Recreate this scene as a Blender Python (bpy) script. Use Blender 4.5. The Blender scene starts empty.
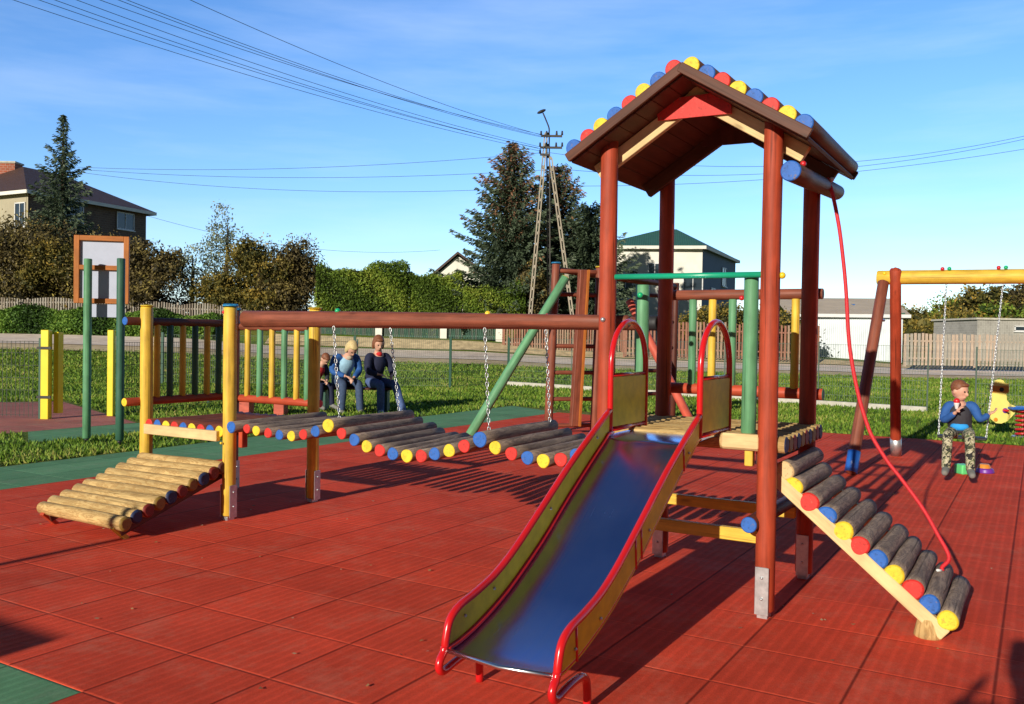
import bpy, math, random
import numpy as np
from mathutils import Vector, Matrix
random.seed(7); np.random.seed(7)
R = math.radians
PI = math.pi
C = bpy.context.scene.collection

# ---------------------------------------------------------------- camera
F = 885.0; PITCH = R(1.0); ROLL = R(.95); H = 1.45
cp, sp = math.cos(PITCH), math.sin(PITCH); cr, sr = math.cos(ROLL), math.sin(ROLL)
FWD = Vector((0, cp, -sp)); U0 = Vector((0, sp, cp)); R0 = Vector((1, 0, 0))
RT = cr*R0 + sr*U0; UP = -sr*R0 + cr*U0
cam_d = bpy.data.cameras.new('camera'); cam = bpy.data.objects.new('camera', cam_d); C.objects.link(cam)
cam.matrix_world = Matrix(((RT.x, UP.x, -FWD.x, 0), (RT.y, UP.y, -FWD.y, 0), (RT.z, UP.z, -FWD.z, H), (0, 0, 0, 1)))
cam_d.sensor_width = 36; cam_d.lens = F/1024*36; cam_d.clip_end = 3000; cam_d.clip_start = .05
bpy.context.scene.camera = cam

def at(px, py, Y):                      # surveyed direction -> point at distance Y
    d = FWD + (px-512)/F*RT - (py-352)/F*UP
    t = Y/d.y
    return Vector((d.x*t, Y, H+d.z*t))
TH = R(59.2)
dU = Vector((math.cos(TH), math.sin(TH), 0)); dV = Vector((-math.sin(TH), math.cos(TH), 0))
def W(u, v, z=0): return dU*u + dV*v + Vector((0, 0, z))

# ---------------------------------------------------------------- lights / world
EL = R(17.5)
sun_d = bpy.data.lights.new('sun', 'SUN'); sun = bpy.data.objects.new('sun', sun_d); C.objects.link(sun)
sun_d.energy = 5.0; sun_d.angle = R(.5); sun_d.color = (1, .93, .79)
ld = dU*math.cos(EL) + Vector((0, 0, -math.sin(EL)))
sun.rotation_euler = ld.to_track_quat('-Z', 'Y').to_euler(); sun.location = (-10, -10, 12)
wd = bpy.data.worlds.new('World'); bpy.context.scene.world = wd; wd.use_nodes = True
nt = wd.node_tree; nt.nodes.clear()
def N(nt, t, **k):
    n = nt.nodes.new(t)
    for a, b in k.items(): setattr(n, a, b)
    return n
out = N(nt, 'ShaderNodeOutputWorld'); bg = N(nt, 'ShaderNodeBackground'); sky = N(nt, 'ShaderNodeTexSky')
sky.sky_type = 'NISHITA'; sky.sun_disc = False; sky.sun_elevation = EL
sky.sun_rotation = math.atan2(-dU.x, -dU.y) % (2*PI)
sky.air_density = 1.0; sky.dust_density = .15; sky.ozone_density = 3.5
hs = N(nt, 'ShaderNodeHueSaturation'); hs.inputs['Saturation'].default_value = 1.12; hs.inputs['Value'].default_value = 1.0
tn_ = N(nt, 'ShaderNodeMixRGB', blend_type='MULTIPLY'); tn_.inputs['Fac'].default_value = 1; tn_.inputs['Color2'].default_value = (1.22, 1.27, 1.50, 1)
tc = N(nt, 'ShaderNodeTexCoord'); mp = N(nt, 'ShaderNodeMapping'); mp.inputs['Scale'].default_value = (1.3, 1.3, 9)
mp.inputs['Rotation'].default_value = (R(4), R(-5), 0)
nz = N(nt, 'ShaderNodeTexNoise'); nz.inputs['Scale'].default_value = 2.2; nz.inputs['Detail'].default_value = 6; nz.inputs['Roughness'].default_value = .55
rp = N(nt, 'ShaderNodeValToRGB'); rp.color_ramp.elements[0].position = .44; rp.color_ramp.elements[1].position = .78
rp.color_ramp.elements[1].color = (.22, .22, .22, 1)
mx = N(nt, 'ShaderNodeMixRGB'); mx.inputs['Color2'].default_value = (7.0, 8.0, 9.2, 1)
L = nt.links.new
L(tc.outputs['Generated'], mp.inputs['Vector']); L(mp.outputs['Vector'], nz.inputs['Vector']); L(nz.outputs['Fac'], rp.inputs['Fac'])
L(sky.outputs[0], hs.inputs['Color']); L(hs.outputs[0], tn_.inputs['Color1']); L(tn_.outputs[0], mx.inputs['Color1']); L(rp.outputs[0], mx.inputs['Fac'])
# sky darkened overhead and behind the viewer, added to deepen the shadows
sxyz = N(nt, 'ShaderNodeSeparateXYZ'); L(tc.outputs['Generated'], sxyz.inputs[0])
dy = N(nt, 'ShaderNodeMapRange'); dy.inputs['From Min'].default_value = -.5; dy.inputs['From Max'].default_value = .55; dy.inputs['To Min'].default_value = .13; dy.inputs['To Max'].default_value = 1.0
dz = N(nt, 'ShaderNodeMapRange'); dz.inputs['From Min'].default_value = .36; dz.inputs['From Max'].default_value = .85; dz.inputs['To Min'].default_value = 1.0; dz.inputs['To Max'].default_value = .42
L(sxyz.outputs[1], dy.inputs['Value']); L(sxyz.outputs[2], dz.inputs['Value'])
mm_ = N(nt, 'ShaderNodeMath', operation='MULTIPLY'); L(dy.outputs[0], mm_.inputs[0]); L(dz.outputs[0], mm_.inputs[1])
fin = N(nt, 'ShaderNodeMixRGB', blend_type='MULTIPLY'); fin.inputs[0].default_value = 1; L(mx.outputs[0], fin.inputs[1]); L(mm_.outputs[0], fin.inputs[2])
L(fin.outputs[0], bg.inputs[0]); L(bg.outputs[0], out.inputs[0]); bg.inputs[1].default_value = .145
sc = bpy.context.scene
sc.view_settings.view_transform = 'Standard'; sc.view_settings.look = 'None'; sc.view_settings.exposure = 0

# ---------------------------------------------------------------- materials
def mat_base(name):
    m = bpy.data.materials.new(name); m.use_nodes = True
    return m, m.node_tree, m.node_tree.nodes['Principled BSDF']
def bump(nt, b, h, s, d=.01):
    n = N(nt, 'ShaderNodeBump'); n.inputs['Strength'].default_value = s; n.inputs['Distance'].default_value = d
    nt.links.new(h, n.inputs['Height']); nt.links.new(n.outputs[0], b.inputs['Normal'])
def ramp(nt, fac, stops):
    r = N(nt, 'ShaderNodeValToRGB'); e = r.color_ramp.elements
    while len(e) < len(stops): e.new(.5)
    for i, (p, c) in enumerate(stops):
        e[i].position = p; e[i].color = (*c, 1) if len(c) == 3 else c
    nt.links.new(fac, r.inputs['Fac']); return r.outputs[0]
def mul(c, k): return tuple(min(1, x*k) for x in c)
def mapped(nt, coord, scale, off=None):
    tc = N(nt, 'ShaderNodeTexCoord'); m = N(nt, 'ShaderNodeMapping'); m.inputs['Scale'].default_value = scale
    nt.links.new(tc.outputs[coord], m.inputs['Vector'])
    oi = N(nt, 'ShaderNodeObjectInfo'); mm = N(nt, 'ShaderNodeMath', operation='MULTIPLY'); mm.inputs[1].default_value = 37
    nt.links.new(oi.outputs['Random'], mm.inputs[0]); nt.links.new(mm.outputs[0], m.inputs['Location'])
    return m.outputs[0]
def noise(nt, vec, sc, det=4, rough=.55, dist=0):
    n = N(nt, 'ShaderNodeTexNoise'); n.inputs['Scale'].default_value = sc; n.inputs['Detail'].default_value = det
    n.inputs['Roughness'].default_value = rough; n.inputs['Distortion'].default_value = dist
    nt.links.new(vec, n.inputs['Vector']); return n.outputs['Fac']
def mixc(nt, fac, a, b, mode='MIX'):
    n = N(nt, 'ShaderNodeMixRGB', blend_type=mode)
    for i, x in ((0, fac), (1, a), (2, b)):
        if isinstance(x, (int, float)): n.inputs[i].default_value = x
        elif isinstance(x, tuple): n.inputs[i].default_value = (*x, 1) if len(x) == 3 else x
        else: nt.links.new(x, n.inputs[i])
    return n.outputs[0]
def wood(name, c, dark=.45, streak=.35, rough=.55, crack=.35, grain=1.0, light=1.25, mottled=None, spec=.35):
    m, nt, b = mat_base(name)
    v1 = mapped(nt, 'UV', (26, 1.6, 1)); v2 = mapped(nt, 'UV', (60, 1.2, 1)); v3 = mapped(nt, 'UV', (5, 3, 1))
    n1 = noise(nt, v1, 1, 5, .6, .6); n2 = noise(nt, v2, 1.0, 3, .5); n3 = noise(nt, v3, 2, 4)
    col = ramp(nt, n1, [(.28, mul(c, 1-streak)), (.55, c), (.8, mul(c, light))])
    blot = ramp(nt, n3, [(.3, (.72, .72, .72)), (.65, (1.06, 1.06, 1.06))])
    col = mixc(nt, .8, col, blot, 'MULTIPLY')
    if mottled:
        v4 = mapped(nt, 'UV', (20, 4, 1)); n4 = noise(nt, v4, 1, 6, .65, 2.6)
        f4 = ramp(nt, n4, [(.47, (0, 0, 0)), (.55, (.85, .85, .85)), (.60, (.1, .1, .1)), (.68, (.7, .7, .7))]); col = mixc(nt, f4, col, mottled)
    cr_ = ramp(nt, n2, [(.33, (1, 1, 1)), (.385, (0, 0, 0))])
    vk = mapped(nt, 'UV', (9, 2.6, 1)); vo = N(nt, 'ShaderNodeTexVoronoi'); vo.inputs['Scale'].default_value = 1; nt.links.new(vk, vo.inputs['Vector'])
    kn = ramp(nt, vo.outputs['Distance'], [(.05, (.75, .75, .75)), (.085, (.35, .35, .35)), (.13, (0, 0, 0))]); col = mixc(nt, kn, col, mul(c, .38))
    f = N(nt, 'ShaderNodeMath', operation='MULTIPLY'); nt.links.new(cr_, f.inputs[0]); f.inputs[1].default_value = crack
    col = mixc(nt, f.outputs[0], col, mul(c, dark*.5))
    nt.links.new(col, b.inputs['Base Color']); b.inputs['Roughness'].default_value = rough
    b.inputs['Specular IOR Level'].default_value = spec
    hh = mixc(nt, .6, n1, n2); bump(nt, b, hh, .55*grain, .004)
    return m
def endpaint(name, c):
    m, nt, b = mat_base(name)
    v = mapped(nt, 'Object', (1, 1, 1)); n = noise(nt, v, 18, 5, .6); n2 = noise(nt, v, 70, 3)
    col = ramp(nt, n, [(.3, mul(c, .78)), (.5, c), (.75, mul(c, 1.12))])
    n3 = ramp(nt, n2, [(.32, (.45, .42, .4)), (.44, (1, 1, 1))]); col = mixc(nt, .6, col, n3, 'MULTIPLY')
    n5 = noise(nt, v, 34, 5, .7); col = mixc(nt, ramp(nt, n5, [(.62, (0, 0, 0)), (.68, (.7, .7, .7))]), col, (.22, .15, .10))
    nt.links.new(col, b.inputs['Base Color']); b.inputs['Roughness'].default_value = .6; bump(nt, b, n2, .3, .003)
    return m
def plain(name, c, rough=.5, metal=0, nscale=8, var=.12, spec=.5, bs=.1, coat=0):
    m, nt, b = mat_base(name)
    v = mapped(nt, 'Object', (1, 1, 1)); n = noise(nt, v, nscale, 5, .6)
    nt.links.new(ramp(nt, n, [(.3, mul(c, 1-var)), (.7, mul(c, 1+var))]), b.inputs['Base Color'])
    b.inputs['Roughness'].default_value = rough; b.inputs['Metallic'].default_value = metal
    b.inputs['Specular IOR Level'].default_value = spec; b.inputs['Coat Weight'].default_value = coat
    if bs: bump(nt, b, n, bs, .004)
    return m
def leafmat(name, stops, rough=.6):
    m, nt, b = mat_base(name)
    a = N(nt, 'ShaderNodeAttribute', attribute_name='tint')
    col = ramp(nt, a.outputs['Fac'], stops)
    nt.links.new(col, b.inputs['Base Color']); b.inputs['Roughness'].default_value = rough; b.inputs['Specular IOR Level'].default_value = .25
    tr = N(nt, 'ShaderNodeBsdfTranslucent'); ms = N(nt, 'ShaderNodeMixShader'); ms.inputs[0].default_value = .22
    nt.links.new(col, tr.inputs[0]); o = nt.nodes['Material Output']
    nt.links.new(b.outputs[0], ms.inputs[1]); nt.links.new(tr.outputs[0], ms.inputs[2]); nt.links.new(ms.outputs[0], o.inputs[0])
    return m

RED = (.60, .035, .02); YEL = (.80, .52, .045); BLU = (.02, .13, .55)
M = dict(
 post_red=wood('red_stained_wood', (.43, .062, .024), crack=.85, streak=.38, light=1.3, rough=.62),
 rail_red=wood('red_painted_rail', (.52, .075, .03), crack=.2, streak=.2),
 brown=wood('brown_stained_log', (.26, .075, .042), crack=.4, streak=.4, light=1.35),
 dkbrown=wood('dark_stained_wood', (.11, .030, .018), crack=.4),
 yellow=wood('yellow_painted_wood', (.80, .51, .06), crack=.6, streak=.28),
 green=wood('green_painted_wood', (.13, .34, .17), crack=.55, streak=.28),
 dkgreen=wood('dark_green_painted_wood', (.045, .14, .09), crack=.2, streak=.2),
 pink=wood('salmon_painted_wood', (.62, .12, .075), crack=.2, streak=.2),
 grey=wood('weathered_log', (.42, .315, .24), crack=.7, streak=.45, light=1.3, grain=.9, rough=.85, mottled=(.17, .125, .11), spec=.1),
 cream=wood('raw_pine', (.66, .45, .19), crack=.5, streak=.4, rough=.75, light=1.15, mottled=(.34, .19, .065), spec=.15, grain=1.6),
 beam=wood('planed_pine', (.80, .58, .29), crack=.18, streak=.2, rough=.65, light=1.12, spec=.2),
 roofw=wood('brown_roof_board', (.11, .034, .016), crack=.3, streak=.4),
 rooflog=wood('olive_brown_roof_log', (.15, .065, .03), crack=.3, streak=.4),
 ered=endpaint('red_end_paint', (.66, .028, .02)), eyel=endpaint('yellow_end_paint', (.84, .60, .03)), eblu=endpaint('blue_end_paint', (.02, .13, .50)),
 ecream=endpaint('raw_end_grain', (.66, .46, .22)), ebrown=endpaint('brown_end_grain', (.22, .08, .045)),
 cyan=plain('light_blue_cap', (.03, .30, .62), .4), galv=plain('galvanised_steel', (.55, .57, .58), .38, .75, 25, .2),
 tube=plain('red_enamel_tube', (.62, .012, .014), .22, 0, 5, .08, coat=.5, bs=.03),
 panel=plain('olive_yellow_plastic', (.68, .52, .012), .42, 0, 14, .16, bs=.1),

 lip=plain('bright_steel_edge', (.8, .82, .84), .25, 1.0, 10, .05),
 rope=plain('red_rope', (.62, .02, .03), .6, 0, 120, .2, bs=.4),
 redcap=plain('red_plastic_cap', (.6, .02, .03), .3, 0, 20, .05), yelcap=plain('yellow_plastic_cap', (.85, .6, .03), .35, 0, 20, .05),
 blucap=plain('blue_plastic_cap', (.02, .12, .5), .35, 0, 20, .05), grncap=plain('green_plastic_cap', (.01, .42, .16), .3, 0, 20, .05),
 grnbar=plain('green_enamel_bar', (.01, .36, .20), .3, 0, 20, .06), ygate=plain('yellow_enamel_steel', (.86, .68, .02), .35, 0, 4, .08),
 dkgrn=plain('dark_green_steel', (.012, .075, .045), .5, 0, 4, .08), wire=plain('fence_wire', (.10, .14, .11), .6, .0, 4, .1, bs=0),
 conc=plain('concrete', (.52, .49, .42), .9, 0, 6, .2, bs=.3), white=plain('white_plaster', (.80, .77, .68), .85, 0, 1.2, .08, bs=.1),
 cable=plain('black_cable', (.03, .03, .035), .6, 0, 4, .1, bs=0), glass=plain('window_glass', (.03, .045, .06), .12, 0, 1, .2, spec=.6, bs=0),
 frame=plain('white_window_frame', (.7, .7, .7), .5, 0, 6, .05), orange=wood('orange_varnished_wood', (.50, .16, .03), crack=.15, streak=.2),
 sheet=plain('pale_board_sheet', (.50, .54, .68), .6, 0, 6, .06, bs=.03), black=plain('black_rubber', (.02, .02, .022), .6, 0, 20, .2),
 spring=plain('red_spring_steel', (.5, .02, .02), .35, 0, 20, .1), duck=plain('pale_yellow_plastic', (.88, .74, .20), .4, 0, 6, .06),
 purple=plain('purple_plastic', (.16, .03, .32), .4, 0, 10, .1), lgreen=plain('bright_green_plastic', (.12, .62, .20), .4, 0, 10, .1),
 orangep=plain('orange_plastic', (.7, .25, .03), .4, 0, 10, .1),
 bark=wood('tree_bark', (.10, .07, .05), crack=.6, streak=.5, rough=.95),
)

m, nt, b = mat_base('slide_steel'); v1 = mapped(nt, 'Object', (1.2, 1.2, 1.2)); n1 = noise(nt, v1, 2.2, 5, .6); v2 = mapped(nt, 'UV', (110, .8, 1)); n2 = noise(nt, v2, 1, 4, .6)
nt.links.new(ramp(nt, n1, [(.3, (.42, .54, .84)), (.7, (.52, .64, .92))]), b.inputs['Base Color']); b.inputs['Metallic'].default_value = 1
nt.links.new(ramp(nt, mixc(nt, .5, n1, n2), [(.3, (.13, .13, .13)), (.7, (.30, .30, .30))]), b.inputs['Roughness']); bump(nt, b, n2, .04, .002); M['steel'] = m
M['wire_dk'] = plain('dark_fence_wire', (.03, .04, .03), .7, 0, 4, .1, bs=0); M['poleconc'] = plain('grey_brown_concrete', (.36, .31, .24), .9, 0, 3, .2)
M['dred'] = endpaint('shaded_red_end', (.20, .02, .015)); M['dyel'] = endpaint('shaded_yellow_end', (.26, .16, .03)); M['dblu'] = endpaint('shaded_blue_end', (.015, .03, .10)); M['dbrn'] = endpaint('shaded_brown_end', (.12, .04, .03))  # darker copies of the end paints, with the shade put into the colour
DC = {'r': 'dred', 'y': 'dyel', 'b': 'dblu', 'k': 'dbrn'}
# ---------------------------------------------------------------- mesh builder
def frame_of(d):
    d = d.normalized(); a = Vector((0, 0, 1)) if abs(d.z) < .9 else Vector((1, 0, 0))
    x = d.cross(a).normalized(); y = d.cross(x).normalized(); return x, y
class MB:
    def __init__(s): s.v = []; s.f = []; s.uv = []; s.m = []; s.sm = []
    def face(s, idx, uv, m=0, smooth=False): s.f.append(idx); s.uv.append(uv); s.m.append(m); s.sm.append(smooth)
    def box(s, c, ax, hs, m=0, bev=0.0):           # centre, 3 axes, half sizes
        c = Vector(c); ax = [Vector(a).normalized() for a in ax]; long = max(range(3), key=lambda i: hs[i])
        b = min(bev, min(hs)*.9)
        if b <= 0:
            o = len(s.v)
            for k in range(8):
                sg = [(1 if k >> i & 1 else -1) for i in range(3)]
                s.v.append(c + sum((ax[i]*hs[i]*sg[i] for i in range(3)), Vector()))
            for i in range(3):
                j, k = (i+1) % 3, (i+2) % 3
                for sg in (0, 1):
                    q = [(0, 0), (1, 0), (1, 1), (0, 1)]
                    ids = [(sg << i) | (a << j) | (b2 << k) for a, b2 in q]
                    if (sg == 0): ids = ids[::-1]; q = q[::-1]
                    uvs = []
                    for a, b2 in q:
                        A, B = (a*2-1)*hs[j], (b2*2-1)*hs[k]
                        uvs.append((A+i*.37, B) if k == long else ((B+i*.37, A) if j == long else (A, B)))
                    s.face([o+t for t in ids], uvs, m)
            return s
        # chamfered box: cross-section octagon along the long axis with inset ends
        j, k = (long+1) % 3, (long+2) % 3; A, B, Lh = hs[j], hs[k], hs[long]
        prof = [(A-b, -B), (A, -B+b), (A, B-b), (A-b, B), (-A+b, B), (-A, B-b), (-A, -B+b), (-A+b, -B)]
        rings = [(-Lh, 1-b/min(A, B)*.8), (-Lh+b, 1), (Lh-b, 1), (Lh, 1-b/min(A, B)*.8)]
        o = len(s.v); per = [0]
        for q in range(8):
            p0, p1 = prof[q], prof[(q+1) % 8]; per.append(per[-1]+math.hypot(p1[0]-p0[0], p1[1]-p0[1]))
        for (t, sc_) in rings:
            for p in prof: s.v.append(c + ax[long]*t + ax[j]*p[0]*sc_ + ax[k]*p[1]*sc_)
        for r in range(3):
            for q in range(8):
                a, b_, c_, d_ = o+r*8+q, o+r*8+(q+1) % 8, o+(r+1)*8+(q+1) % 8, o+(r+1)*8+q
                s.face([a, b_, c_, d_], [(per[q], rings[r][0]), (per[q+1], rings[r][0]), (per[q+1], rings[r+1][0]), (per[q], rings[r+1][0])], m)
        s.face([o+q for q in range(8)][::-1], [prof[q] for q in range(8)][::-1], m)
        s.face([o+24+q for q in range(8)], [prof[q] for q in range(8)], m)
        return s
    def log(s, p0, p1, r0, r1=None, seg=20, m=0, e0=None, e1=None, wob=.0, rings=5, bev=.12, dome=0, half=False, smooth=True):
        p0, p1 = Vector(p0), Vector(p1); r1 = r0 if r1 is None else r1; d = p1-p0; Ln = d.length; dn = d.normalized(); x, y = frame_of(d)
        e0 = m if e0 is None else e0; e1 = m if e1 is None else e1
        ts = [(0, 1-bev), (bev*r0/Ln, 1)] + [(k/(rings-1)*.98+.01, 1) for k in range(1, rings-1)] + [(1-bev*r1/Ln, 1), (1, 1-bev)]
        ph = random.random()*9; o = len(s.v); nr = len(ts)
        for (t, k) in ts:
            r = (r0+(r1-r0)*t)*k; off = (x*math.sin(ph+t*5)+y*math.cos(ph*1.3+t*4))*wob*.6
            for q in range(seg):
                a = 2*PI*q/seg; rr = r*(1+wob*4*math.sin(2*a+ph+t*3)*.3) + wob*.4*math.sin(3*a+ph*2+t*7)
                ca, sa = math.cos(a), math.sin(a)
                if half and ca*0+sa < -.35: sa = -.35
                s.v.append(p0 + d*t + off + (x*ca+y*sa)*rr)
        rm = (r0+r1)/2
        for i in range(nr-1):
            for q in range(seg):
                q2 = (q+1) % seg
                u0, u1 = q/seg*2*PI*rm, (q+1)/seg*2*PI*rm; t0, t1 = ts[i][0]*Ln, ts[i+1][0]*Ln
                mm = e0 if (i == 0 and e0 != m) else (e1 if (i == nr-2 and e1 != m) else m)
                s.face([o+i*seg+q, o+i*seg+q2, o+(i+1)*seg+q2, o+(i+1)*seg+q], [(u0, t0), (u1, t0), (u1, t1), (u0, t1)], mm, smooth)
        cs = [(math.cos(2*PI*q/seg)*r0, math.sin(2*PI*q/seg)*r0) for q in range(seg)]
        for (e, base, flip, P, rr, sg) in ((e0, o, True, p0, r0, -1), (e1, o+(nr-1)*seg, False, p1, r1, 1)):
            ci = len(s.v); s.v.append(P + dn*sg*dome*rr)
            for q in range(seg):
                q2 = (q+1) % seg; ids = [base+q, base+q2, ci]; uvs = [cs[q], cs[q2], (0, 0)]
                if flip: ids = ids[::-1]; uvs = uvs[::-1]
                s.face(ids, uvs, e, dome > 0)
        return s
    def tube(s, pts, r, seg=10, m=0, closed=False, caps=True):
        pts = [Vector(p) for p in pts]; n = len(pts); o = len(s.v); rs = r if isinstance(r, (list, tuple)) else [r]*n
        prev = None; dist = 0; ds = []
        for i, p in enumerate(pts):
            if closed: t = pts[(i+1) % n]-pts[i-1]
            else: t = pts[min(i+1, n-1)]-pts[max(i-1, 0)]
            t.normalize()
            if prev is None: x, y = frame_of(t)
            else:
                x = (prev - t*prev.dot(t))
                x = x.normalized() if x.length > 1e-6 else frame_of(t)[0]
                y = t.cross(x)
            prev = x
            if i: dist += (p-pts[i-1]).length
            ds.append(dist)
            for q in range(seg):
                a = 2*PI*q/seg; s.v.append(p+(x*math.cos(a)+y*math.sin(a))*rs[i])
        for i in range(n if closed else n-1):
            i2 = (i+1) % n
            for q in range(seg):
                q2 = (q+1) % seg
                s.face([o+i*seg+q, o+i*seg+q2, o+i2*seg+q2, o+i2*seg+q], [(q/seg*6*rs[0], ds[i]), ((q+1)/seg*6*rs[0], ds[i]), ((q+1)/seg*6*rs[0], ds[i2]), (q/seg*6*rs[0], ds[i2])], m, True)
        if caps and not closed:
            s.face([o+q for q in range(seg)][::-1], [(0, 0)]*seg, m); s.face([o+(n-1)*seg+q for q in range(seg)], [(0, 0)]*seg, m)
        return s
    def ball(s, c, r, m=0, nu=14, nv=9, ax=None):
        c = Vector(c); r = Vector((r, r, r)) if isinstance(r, (int, float)) else Vector(r); o = len(s.v)
        ax = ax or (Vector((1, 0, 0)), Vector((0, 1, 0)), Vector((0, 0, 1)))
        for i in range(nv+1):
            t = PI*i/nv
            for q in range(nu):
                a = 2*PI*q/nu
                s.v.append(c+ax[0]*r.x*math.sin(t)*math.cos(a)+ax[1]*r.y*math.sin(t)*math.sin(a)+ax[2]*r.z*math.cos(t))
        for i in range(nv):
            for q in range(nu):
                q2 = (q+1) % nu
                s.face([o+i*nu+q, o+(i+1)*nu+q, o+(i+1)*nu+q2, o+i*nu+q2], [(q*.01, i*.01)]*4, m, True)
        return s
    def prism(s, pts, d, m=0):                    # polygon (3D pts) extruded by vector d
        pts = [Vector(p) for p in pts]; d = Vector(d); n = len(pts); o = len(s.v); s.v += pts + [p+d for p in pts]
        x = (pts[1]-pts[0]).normalized(); nn = d.normalized(); y = nn.cross(x)
        uv = [((p-pts[0]).dot(y), (p-pts[0]).dot(x)) for p in pts]
        s.face(list(range(o, o+n))[::-1], uv[::-1], m); s.face(list(range(o+n, o+2*n)), uv, m)
        for i in range(n):
            j = (i+1) % n; l = (pts[j]-pts[i]).length
            s.face([o+i, o+j, o+n+j, o+n+i], [(0, 0), (0, l), (d.length, l), (d.length, 0)], m)
        return s
    def quad(s, a, b, c, d, m=0):
        o = len(s.v); s.v += [Vector(p) for p in (a, b, c, d)]
        s.face([o, o+1, o+2, o+3], [(0, 0), ((Vector(b)-Vector(a)).length, 0), ((Vector(b)-Vector(a)).length, (Vector(d)-Vector(a)).length), (0, (Vector(d)-Vector(a)).length)], m)
        return s
    def build(s, name, mats, parent=None, **kw):
        if not isinstance(mats, (list, tuple)): mats = [mats]
        me = bpy.data.meshes.new(name); org = Vector((0, 0, 0))
        if parent is not None: org = parent['_o'] if isinstance(parent, dict) else worldloc(parent)
        me.from_pydata([tuple(v-org) for v in s.v], [], s.f); ul = me.uv_layers.new(name='UVMap')
        flat = [c for f in s.uv for uv in f for c in uv]; ul.data.foreach_set('uv', flat)
        me.polygons.foreach_set('material_index', s.m); me.polygons.foreach_set('use_smooth', s.sm)
        for m in mats: me.materials.append(M[m] if isinstance(m, str) else m)
        me.update(); o = bpy.data.objects.new(name, me); C.objects.link(o)
        if parent is not None: o.parent = parent
        tag(o, **kw); return o
WL = {}
def worldloc(o):
    p = Vector((0, 0, 0))
    while o is not None: p += o.location; o = o.parent
    return p
def tag(o, label=None, cat=None, group=None, kind=None):
    if label: o['label'] = label
    if cat: o['category'] = cat
    if group: o['group'] = group
    if kind: o['kind'] = kind
    return o
def thing(name, loc, label, cat, group=None):
    o = bpy.data.objects.new(name, None); C.objects.link(o); o.location = loc; o.empty_display_size = .1
    return tag(o, label, cat, group)
def copy_tree(o, parent=None):
    c = o.copy(); C.objects.link(c); c.parent = parent
    for ch in list(o.children): copy_tree(ch, c)
    return c
def smooth_path(pts, n=6):                        # Catmull-Rom
    P = [Vector(p) for p in pts]; P = [P[0]*2-P[1]] + P + [P[-1]*2-P[-2]]; o = []
    for i in range(1, len(P)-2):
        for k in range(n):
            t = k/n; a, b, c, d = P[i-1], P[i], P[i+1], P[i+2]
            o.append(.5*((2*b)+(c-a)*t+(2*a-5*b+4*c-d)*t*t+(3*b-a-3*c+d)*t**3))
    o.append(P[-2]); return o
EC = {'r': 'ered', 'y': 'eyel', 'b': 'eblu', 'n': 'ecream', 'k': 'ebrown'}
# ================================================================ GROUND
def interp(x, pts):
    if x <= pts[0][0]: return pts[0][1]
    for (a, b), (c, d) in zip(pts, pts[1:]):
        if x <= c:
            t = (x-a)/(c-a); t = t*t*(3-2*t); return b+(d-b)*t
    return pts[-1][1]
KX = [(-24, 2.25), (-18, 2.15), (-10.8, 1.45), (-3, 1.3), (4, .85), (15, .6), (21, .35)]
RY = [(26, 0), (37, .36), (42, .45), (45, 1.0)]
def zt(x, y):
    r = interp(y, RY)
    if y > 60: r = 1+ (y-60)*.004
    return interp(x*45/max(y, 20), KX)*r
def gridmesh(name, xs, ys, zf, m, **kw):
    nx, ny = len(xs), len(ys); v = [(x, y, zf(x, y)) for y in ys for x in xs]
    f = [(j*nx+i, j*nx+i+1, (j+1)*nx+i+1, (j+1)*nx+i) for j in range(ny-1) for i in range(nx-1)]
    me = bpy.data.meshes.new(name); me.from_pydata(v, [], f); me.materials.append(m)
    me.polygons.foreach_set('use_smooth', [True]*len(f)); o = bpy.data.objects.new(name, me); C.objects.link(o); tag(o, **kw); return o
def ground_mat():
    m, nt, b = mat_base('grass_ground'); v = mapped(nt, 'Object', (1, 1, 1))
    n1 = noise(nt, v, .35, 5, .6); n2 = noise(nt, v, 9, 6, .75); n3 = noise(nt, v, 60, 4, .8)
    c1 = ramp(nt, n2, [(.3, (.04, .085, .012)), (.5, (.13, .22, .025)), (.72, (.26, .32, .05))])
    c2 = ramp(nt, n2, [(.3, (.09, .12, .02)), (.7, (.36, .34, .09))]); c = mixc(nt, ramp(nt, n1, [(.4, (0, 0, 0)), (.65, (1, 1, 1))]), c1, c2)
    c = mixc(nt, .7, c, ramp(nt, n3, [(.3, (.4, .4, .4)), (.6, (1.15, 1.15, 1.15))]), 'MULTIPLY')
    nt.links.new(c, b.inputs['Base Color']); b.inputs['Roughness'].default_value = .95; b.inputs['Specular IOR Level'].default_value = .1
    bump(nt, b, n3, .9, .03); return m
M['ground'] = ground_mat()
xs = [-900, -400, -150, -80] + [-60+i*1.0 for i in range(121)] + [80, 150, 400, 900]
ys = [-60, -20, 0, 6, 10, 15, 20, 24] + [25+i*.6 for i in range(60)] + [64, 70, 80, 100, 140, 200, 300, 500, 900, 1600]
gridmesh('ground', xs, ys, zt, M['ground'], kind='structure')

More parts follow.
